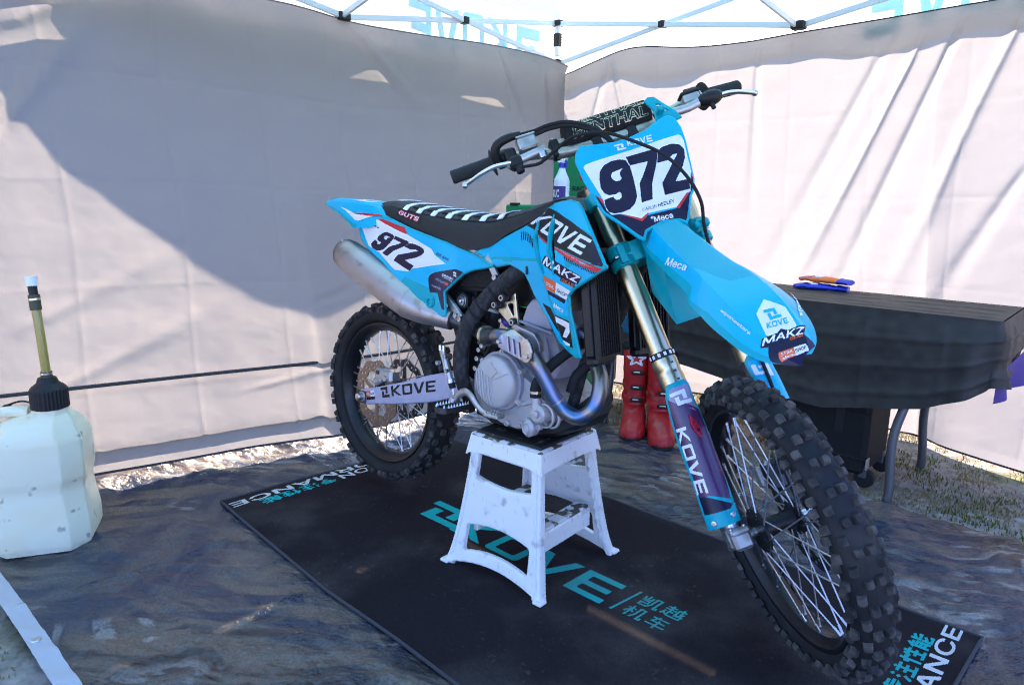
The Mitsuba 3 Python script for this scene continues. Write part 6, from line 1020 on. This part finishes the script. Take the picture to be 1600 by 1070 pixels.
for j in range(nv):
    v = j / (nv - 1); dz = (TZ + .004 - hz) * v; q = np.c_[oc * 4.2, np.full(no, v * 1.2)]; fold = (meshkit.fbm(np.c_[s_ * 5.0, 0 * s_ + v * .8, 0 * s_], 3, 6) - .45) * .05 * v
    cr_ = sum(.006 * np.exp(-((s_ - sc_) / .007) ** 2) for sc_ in np.arange(.15, s_[-1], .26)) + sum(.006 * np.exp(-((v - vc) / .022) ** 2) for vc in (.28, .56, .84))
    corner_ = np.exp(-((oc[:, 0] - TX1) ** 2 + (oc[:, 1] - TY0) ** 2) / .012); bulge = .012 * math.sin(math.pi * min(v * 1.4, 1)) + .01 * v
    out_ = (bulge + fold + cr_ * min(1, v * 6) - corner_ * .05 * v ** 1.2 * 0 + corner_ * .03 * np.sin(s_ * 42) * v)
    rows.append(np.c_[oc + no_ * (out_ * min(1, v * 5))[:, None], TZ + .004 - dz + 0 * s_])
side_ = np.array(rows); side_ = np.concatenate([side_, side_[:, :1]], 1); add(k + '__drop', grid_mesh(side_[:, ::-1]), 'm_cloth', smooth=True)
gx, gy = np.meshgrid(np.linspace(TX0 + .006, TX1 - .006, 170), np.linspace(TY0 + .006, TY1 - .006, 60), indexing='ij'); hz_ = TZ + .004 + .0025 * (meshkit.fbm(np.stack([gx * 6, gy * 14, 0 * gx], -1), 3, 2) - .4)
for yc in (1.33, 1.42, 1.53, 1.64): hz_ = hz_ + .004 * np.exp(-((gy - yc - .012 * np.sin(gx * 4 + yc * 9)) / .006) ** 2)
for xc in (.2, .46, .72, .98, 1.24, 1.5): hz_ = hz_ + .004 * np.exp(-((gx - xc) / .006) ** 2)
ed = np.minimum.reduce([gx - TX0, TX1 - gx, gy - TY0, TY1 - gy]); hz_ = TZ + .004 + (hz_ - TZ - .004) * np.clip(ed / .05, 0, 1) - .002 * np.exp(-ed / .008); add(k + '__top', grid_mesh(np.stack([gx, gy, hz_], -1)), 'm_cloth', smooth=True)
k = thing('purple_cloth', 'purple cloth hanging behind the right end of the black tablecloth', 'cloth')
u, v = np.meshgrid(np.linspace(0, 1, 30), np.linspace(0, 1, 16), indexing='ij'); add(k + '__sheet', thicken(np.stack([1.665 + .02 * np.sin(u * 9) * v + .03 * u, 1.30 + .42 * u, .53 - (.10 + .03 * u) * v + .04 * u], -1), .002), 'm_violet', smooth=True)
k = thing('wheeled_case', 'black wheeled fabric case standing under the table', 'case')
add(k + '__body', cbox(.34, .30, .50, .018, (1.12, 1.45, .30)), 'm_case'); add(k + '__side_handle', tube([(1.295, 1.36, .48), (1.315, 1.38, .47), (1.315, 1.44, .47), (1.295, 1.46, .48)], .009, 10), 'm_blackplast'); add(k + '__latch', cbox(.006, .035, .045, .002, (1.293, 1.32, .10)), 'm_alu')
for y in (1.335, 1.565):
    for x in (1.27, .97): add(k + '__wheel', tr(lathe([(.012, -.016), (.036, -.014), (.038, 0), (.036, .014), (.012, .016)], 24, 'y'), x + .015, y, .036), 'm_rubber'); add(k + '__wheel_fork', cbox(.03, .045, .05, .004, (x + .01, y, .065)), 'm_leg')
for z in (.12, .30, .48): add(k + '__seam', cbox(.345, .006, .006, .001, (1.12, 1.2985, z)), 'm_blackplast')
add(k + '__strap', cbox(.035, .004, .30, .001, (1.18, 1.2975, .36)), 'm_blackplast')

def boot(x, y, rz, label, grp=None):
    k = thing('riding_boot', label, 'boot'); Mb = M4(trimesh.transformations.rotation_matrix(math.radians(rz), [0, 0, 1])[:3, :3], (x, y, .014)) @ np.diag([1.18, 1.12, 1.04, 1])   # toe towards -y
    def R(cy, hy, hx, z, p=2.6, n=28):
        t = np.arange(n) / n * 2 * np.pi; c, s = np.cos(t), np.sin(t); return np.stack([np.sign(c) * abs(c) ** (2 / p) * hx, cy + np.sign(s) * abs(s) ** (2 / p) * hy, 0 * t + z], 1)
    add(k + '__foot', loft([R(-.06, .140, .046, .012), R(-.06, .143, .049, .03), R(-.055, .138, .049, .06), R(-.035, .112, .047, .085), R(-.01, .085, .046, .110), R(.008, .068, .046, .13)]), 'm_bootred', M=Mb, smooth=50)
    add(k + '__sole', loft([R(-.06, .146, .051, 0), R(-.06, .148, .052, .006), R(-.06, .146, .050, .018)]), 'm_rubber', M=Mb)
    add(k + '__shaft', loft([R(.008, .070, .047, .125), R(.012, .068, .048, .17), R(.014, .070, .051, .22), R(.012, .072, .053, .30), R(.010, .074, .055, .36), R(.010, .076, .056, .395), R(.010, .070, .050, .398), R(.01, .066, .046, .36)]), 'm_bootred', M=Mb, smooth=50)
    add(k + '__shin_plate', loft([R(-.030, .036, .036, .20, 3), R(-.034, .040, .042, .22, 3), R(-.036, .042, .045, .30, 3), R(-.036, .042, .044, .38, 3), R(-.030, .034, .038, .386, 3)]), 'm_bootred', M=Mb, smooth=50)
    add(k + '__toe_cap', loft([R(-.130, .062, .050, .014), R(-.132, .066, .0505, .03), R(-.128, .060, .048, .055), R(-.115, .045, .040, .072), R(-.105, .030, .028, .079)]), 'm_bootred', M=Mb, smooth=50)
    for z, yy in ((.155, -.062), (.215, -.072), (.285, -.074)):
        add(k + '__strap', loft([R(.008, .074, .052, z - .014), R(.008, .077, .054, z - .010), R(.008, .077, .054, z + .010), R(.008, .074, .052, z + .014)]), 'm_bootred', M=Mb, smooth=50)
        add(k + '__buckle', cbox(.050, .014, .020, .004, (.008, yy - .006, z)), 'm_blackplast', M=Mb); add(k + '__buckle_clip', cbox(.026, .006, .007, .002, (.004, yy - .014, z + .002)), 'm_steel', M=Mb)
    star = sg.Polygon([(.030 * (1 if i % 2 == 0 else .42) * math.cos(math.pi / 2 + i * math.pi / 5) * 1.2, .345 + .030 * (1 if i % 2 == 0 else .42) * math.sin(math.pi / 2 + i * math.pi / 5)) for i in range(10)])
    Sb = lambda p: np.stack([p[:, 0], -.036 - .042 * (1 - np.abs(p[:, 0] / .045) ** 3) ** (1 / 3) + .0, p[:, 1]], -1); add(k + '__emblem', film(outl(star, .0042).intersection(rc(-.04, .30, .04, .385)), Sb, .0015, .006, .008), 'm_white', M=Mb, smooth=True)
    add(k + '__cuff', loft([R(.010, .079, .058, .378), R(.010, .081, .060, .384), R(.010, .080, .059, .398), R(.01, .072, .052, .399)]), 'm_rubber', M=Mb)
boot(.262, 1.262, 30, 'red riding boot with white star, left of the pair under the table'); boot(.402, 1.255, 36, 'red riding boot half hidden by the front fork, right of the pair')

def glove(x, y, z, rz, cmat, label):
    k = thing('riding_glove', label, 'glove'); Mg = M4(trimesh.transformations.rotation_matrix(math.radians(rz), [0, 0, 1])[:3, :3], (x, y, z))
    def E(pts, r, flat=(1, .55)): return tube(pts, r, 12, 5, flat=flat)
    t = np.arange(20) / 20 * 2 * np.pi; ov = lambda cx, hy, hz: np.stack([0 * t + cx, np.cos(t) * hy, np.sin(t) * hz + hz], 1)
    add(k + '__palm', loft([ov(-.10, .036, .010), ov(-.06, .034, .012), ov(-.03, .040, .014), ov(.02, .046, .014), ov(.045, .042, .012)]), cmat, M=Mg, smooth=50); add(k + '__cuff', loft([ov(-.118, .039, .011), ov(-.112, .041, .012), ov(-.075, .038, .0135), ov(-.070, .036, .012)]), 'm_blue', M=Mg)
    for i, (yy, L_) in enumerate(((-.034, .060), (-.012, .075), (.011, .072), (.032, .055))): add(k + '__finger', E([(.035, yy, .012), (.035 + L_ * .5, yy * 1.12, .016), (.035 + L_, yy * 1.18, .010)], [.0115, .0105, .008], (1, .8)), cmat if i % 2 else 'm_blue', M=Mg)
    add(k + '__thumb', E([(-.02, -.036, .012), (.012, -.062, .012), (.04, -.068, .010)], [.013, .012, .009], (1, .8)), 'm_blue', M=Mg); add(k + '__knuckle_pad', cbox(.030, .060, .008, .003, (.018, 0, .026)), 'm_white', M=Mg)
glove(.925, 1.665, TZ + .004, 188, 'm_blue', 'blue riding glove lying under the orange one on the table'); glove(.935, 1.685, TZ + .034, 172, 'm_glove', 'orange riding glove lying on top of the blue one on the table')

# ------------------------------------------------------------------ green trolley with spray bottle
k = thing('tool_trolley', 'green workshop trolley with an upright sticker covered back panel', 'trolley')
gx0, gx1, gy0, gy1 = -.52, -.02, 1.18, 1.52
add(k + '__body', cbox(gx1 - gx0, gy1 - gy0, .86, .012, ((gx0 + gx1) / 2, (gy0 + gy1) / 2, .58)), 'm_green'); add(k + '__rim', cbox(gx1 - gx0 + .02, gy1 - gy0 + .02, .05, .008, ((gx0 + gx1) / 2, (gy0 + gy1) / 2, 1.035)), 'm_green'); add(k + '__back_panel', cbox(.46, .022, .34, .005, (-.24, gy1 - .03, 1.22)), 'm_green')
for j in range(4): add(k + '__drawer', cbox(gx1 - gx0 - .05, .016, .16, .005, ((gx0 + gx1) / 2, gy0 - .004, .26 + j * .19)), 'm_green'); add(k + '__drawer_handle', cbox(.24, .016, .014, .004, ((gx0 + gx1) / 2, gy0 - .018, .32 + j * .19)), 'm_blackplast')
for x in (gx0 + .05, gx1 - .05):
    for y in (gy0 + .05, gy1 - .05): add(k + '__castor', tr(lathe([(.01, -.016), (.058, -.014), (.06, 0), (.058, .014), (.01, .016)], 24, 'y'), x, y, .062), 'm_rubber'); add(k + '__castor_fork', cbox(.04, .04, .07, .004, (x, y, .125)), 'm_leg')
add(k + '__clip', cbox(.05, .03, .012, .003, (gx0 + .05, gy0 + .0, 1.064)), 'm_blackplast')
Sp = lambda p: np.stack([p[:, 0], np.full(len(p), gy1 - .0415), p[:, 1]], -1)
def GP(g, mat, o=.001): add(k + '__sticker', film(g, Sp, o, .02, None), mat, smooth=True)
GP(affinity.scale(sg.Point(-.255, 1.310).buffer(.028), 1.15, .75), 'm_white'); GP(fit(words('BELL'), [(-.280, 1.302), (-.230, 1.302), (-.230, 1.318), (-.280, 1.318)]), 'm_red', .0018); GP(fit(words('TOOLS', True, .2), [(-.295, 1.19), (-.065, 1.20), (-.055, 1.28), (-.28, 1.27)]), 'm_red', .0014); GP(fit(words('RACING'), [(-.33, 1.135), (-.18, 1.135), (-.18, 1.16), (-.33, 1.16)]), 'm_navy', .0014); GP(rc(-.42, 1.335, -.38, 1.36), 'm_white'); GP(rc(-.36, 1.338, -.32, 1.358), 'm_white')
k = thing('spray_bottle', 'white trigger spray bottle with blue cap on the green trolley', 'spray bottle')
bx, by, bz = -.262, 1.30, 1.0605
add(k + '__body', tr(lathe([(.036, 0), (.040, .004), (.040, .11), (.037, .13), (.020, .165), (.015, .185), (.014, .195)], 30), bx, by, bz), 'm_bottle', smooth=45); Sbt = lambda p: np.stack([bx + .0405 * np.sin(p[:, 0]), by - .0405 * np.cos(p[:, 0]), bz + p[:, 1]], -1)
add(k + '__label', film(rnd(rc(-1.1, .015, 1.2, .095), .02), Sbt, .0006, .03, .03), 'm_violet', smooth=True); add(k + '__label_text', film(fit(words('MUC'), [(-.8, .04), (.4, .04), (.4, .08), (-.8, .08)]), Sbt, .0014, .05, None), 'm_white', smooth=True)
add(k + '__collar', tr(lathe([(.0165, .185), (.017, .187), (.017, .208), (.014, .212)], 20), bx, by, bz), 'm_blue'); add(k + '__head', trimesh.convex.convex_hull(np.array([(bx + dx, by + dy, bz + dz) for dx, dz in ((-.040, .245), (-.040, .232), (-.012, .208), (.014, .208), (.030, .235), (.030, .252), (-.02, .256)) for dy in (-.011, .011)])), 'm_white'); add(k + '__nozzle', tr(lathe([(.008, -.012), (.009, .0), (.009, .012)], 14, 'x'), bx + .038, by, bz + .243), 'm_blue'); add(k + '__trigger', tube([(bx + .016, by, bz + .230), (bx + .026, by, bz + .21), (bx + .024, by, bz + .188)], [.006, .005, .004], 10), 'm_blue')

# ------------------------------------------------------------------ grass
rngg = np.random.default_rng(11)
def grass(name, n, box, mat, hmin, hmax, dens_seed):
    x, y = rngg.uniform(box[0], box[2], n), rngg.uniform(box[1], box[3], n); d = meshkit.fbm(np.stack([x * 5, y * 5, 0 * x], -1), 3, dens_seed); ok = d > rngg.uniform(.42, .62, n); x, y = x[ok], y[ok]; n = len(x)
    a = rngg.uniform(0, 2 * np.pi, n); h = rngg.uniform(hmin, hmax, n); w = rngg.uniform(.0012, .0026, n); ln = rngg.uniform(.2, 1.1, n) * h; b_ = rngg.uniform(0, 2 * np.pi, n)
    base = np.stack([x, y, np.full(n, -.022)], 1); sd = np.stack([np.cos(a), np.sin(a), 0 * a], 1) * w[:, None]; le = np.stack([np.cos(b_), np.sin(b_), 0 * b_], 1) * ln[:, None]
    v = np.stack([base - sd, base + sd, base + le * .4 - sd * .8 + np.c_[0 * h, 0 * h, h * .6 + .01], base + le * .4 + sd * .8 + np.c_[0 * h, 0 * h, h * .6 + .01], base + le + np.c_[0 * h, 0 * h, h + .01]], 1)
    f = np.array([[0, 1, 3], [0, 3, 2], [2, 3, 4]]); F = (f[None] + (np.arange(n) * 5)[:, None, None]).reshape(-1, 3)
    kk = add(name, trimesh.Trimesh(v.reshape(-1, 3), F, process=False), mat, smooth=False); lab(kk, 'short green grass growing around the tarpaulin' if mat == 'm_grass' else 'dry straw coloured grass growing around the tarpaulin', 'grass', kind='stuff')
rg_ = [(-.8, 1.24, 3.2, 2.6), (-1.2, -2.0, .9, -1.23)]
def grass2(name, mat, n, h0, h1, seed):
    parts = []
    for i, bx_ in enumerate(rg_):
        before = set(scene); grass(name + '_tmp', int(n * (bx_[2] - bx_[0]) * (bx_[3] - bx_[1])), bx_, mat, h0, h1, seed + i); parts.append((set(scene) - before).pop())
    for i, q in enumerate(parts):
        d = scene.pop(q); l_ = labels.pop(q); kk = num(name); scene[kk if i == 0 else f'{name}__{i:03d}'] = d; labels.setdefault(name, l_)
grass2('grass', 'm_grass', 5200, .008, .022, 3); grass2('dry_grass', 'm_drygrass', 9000, .005, .018, 9)
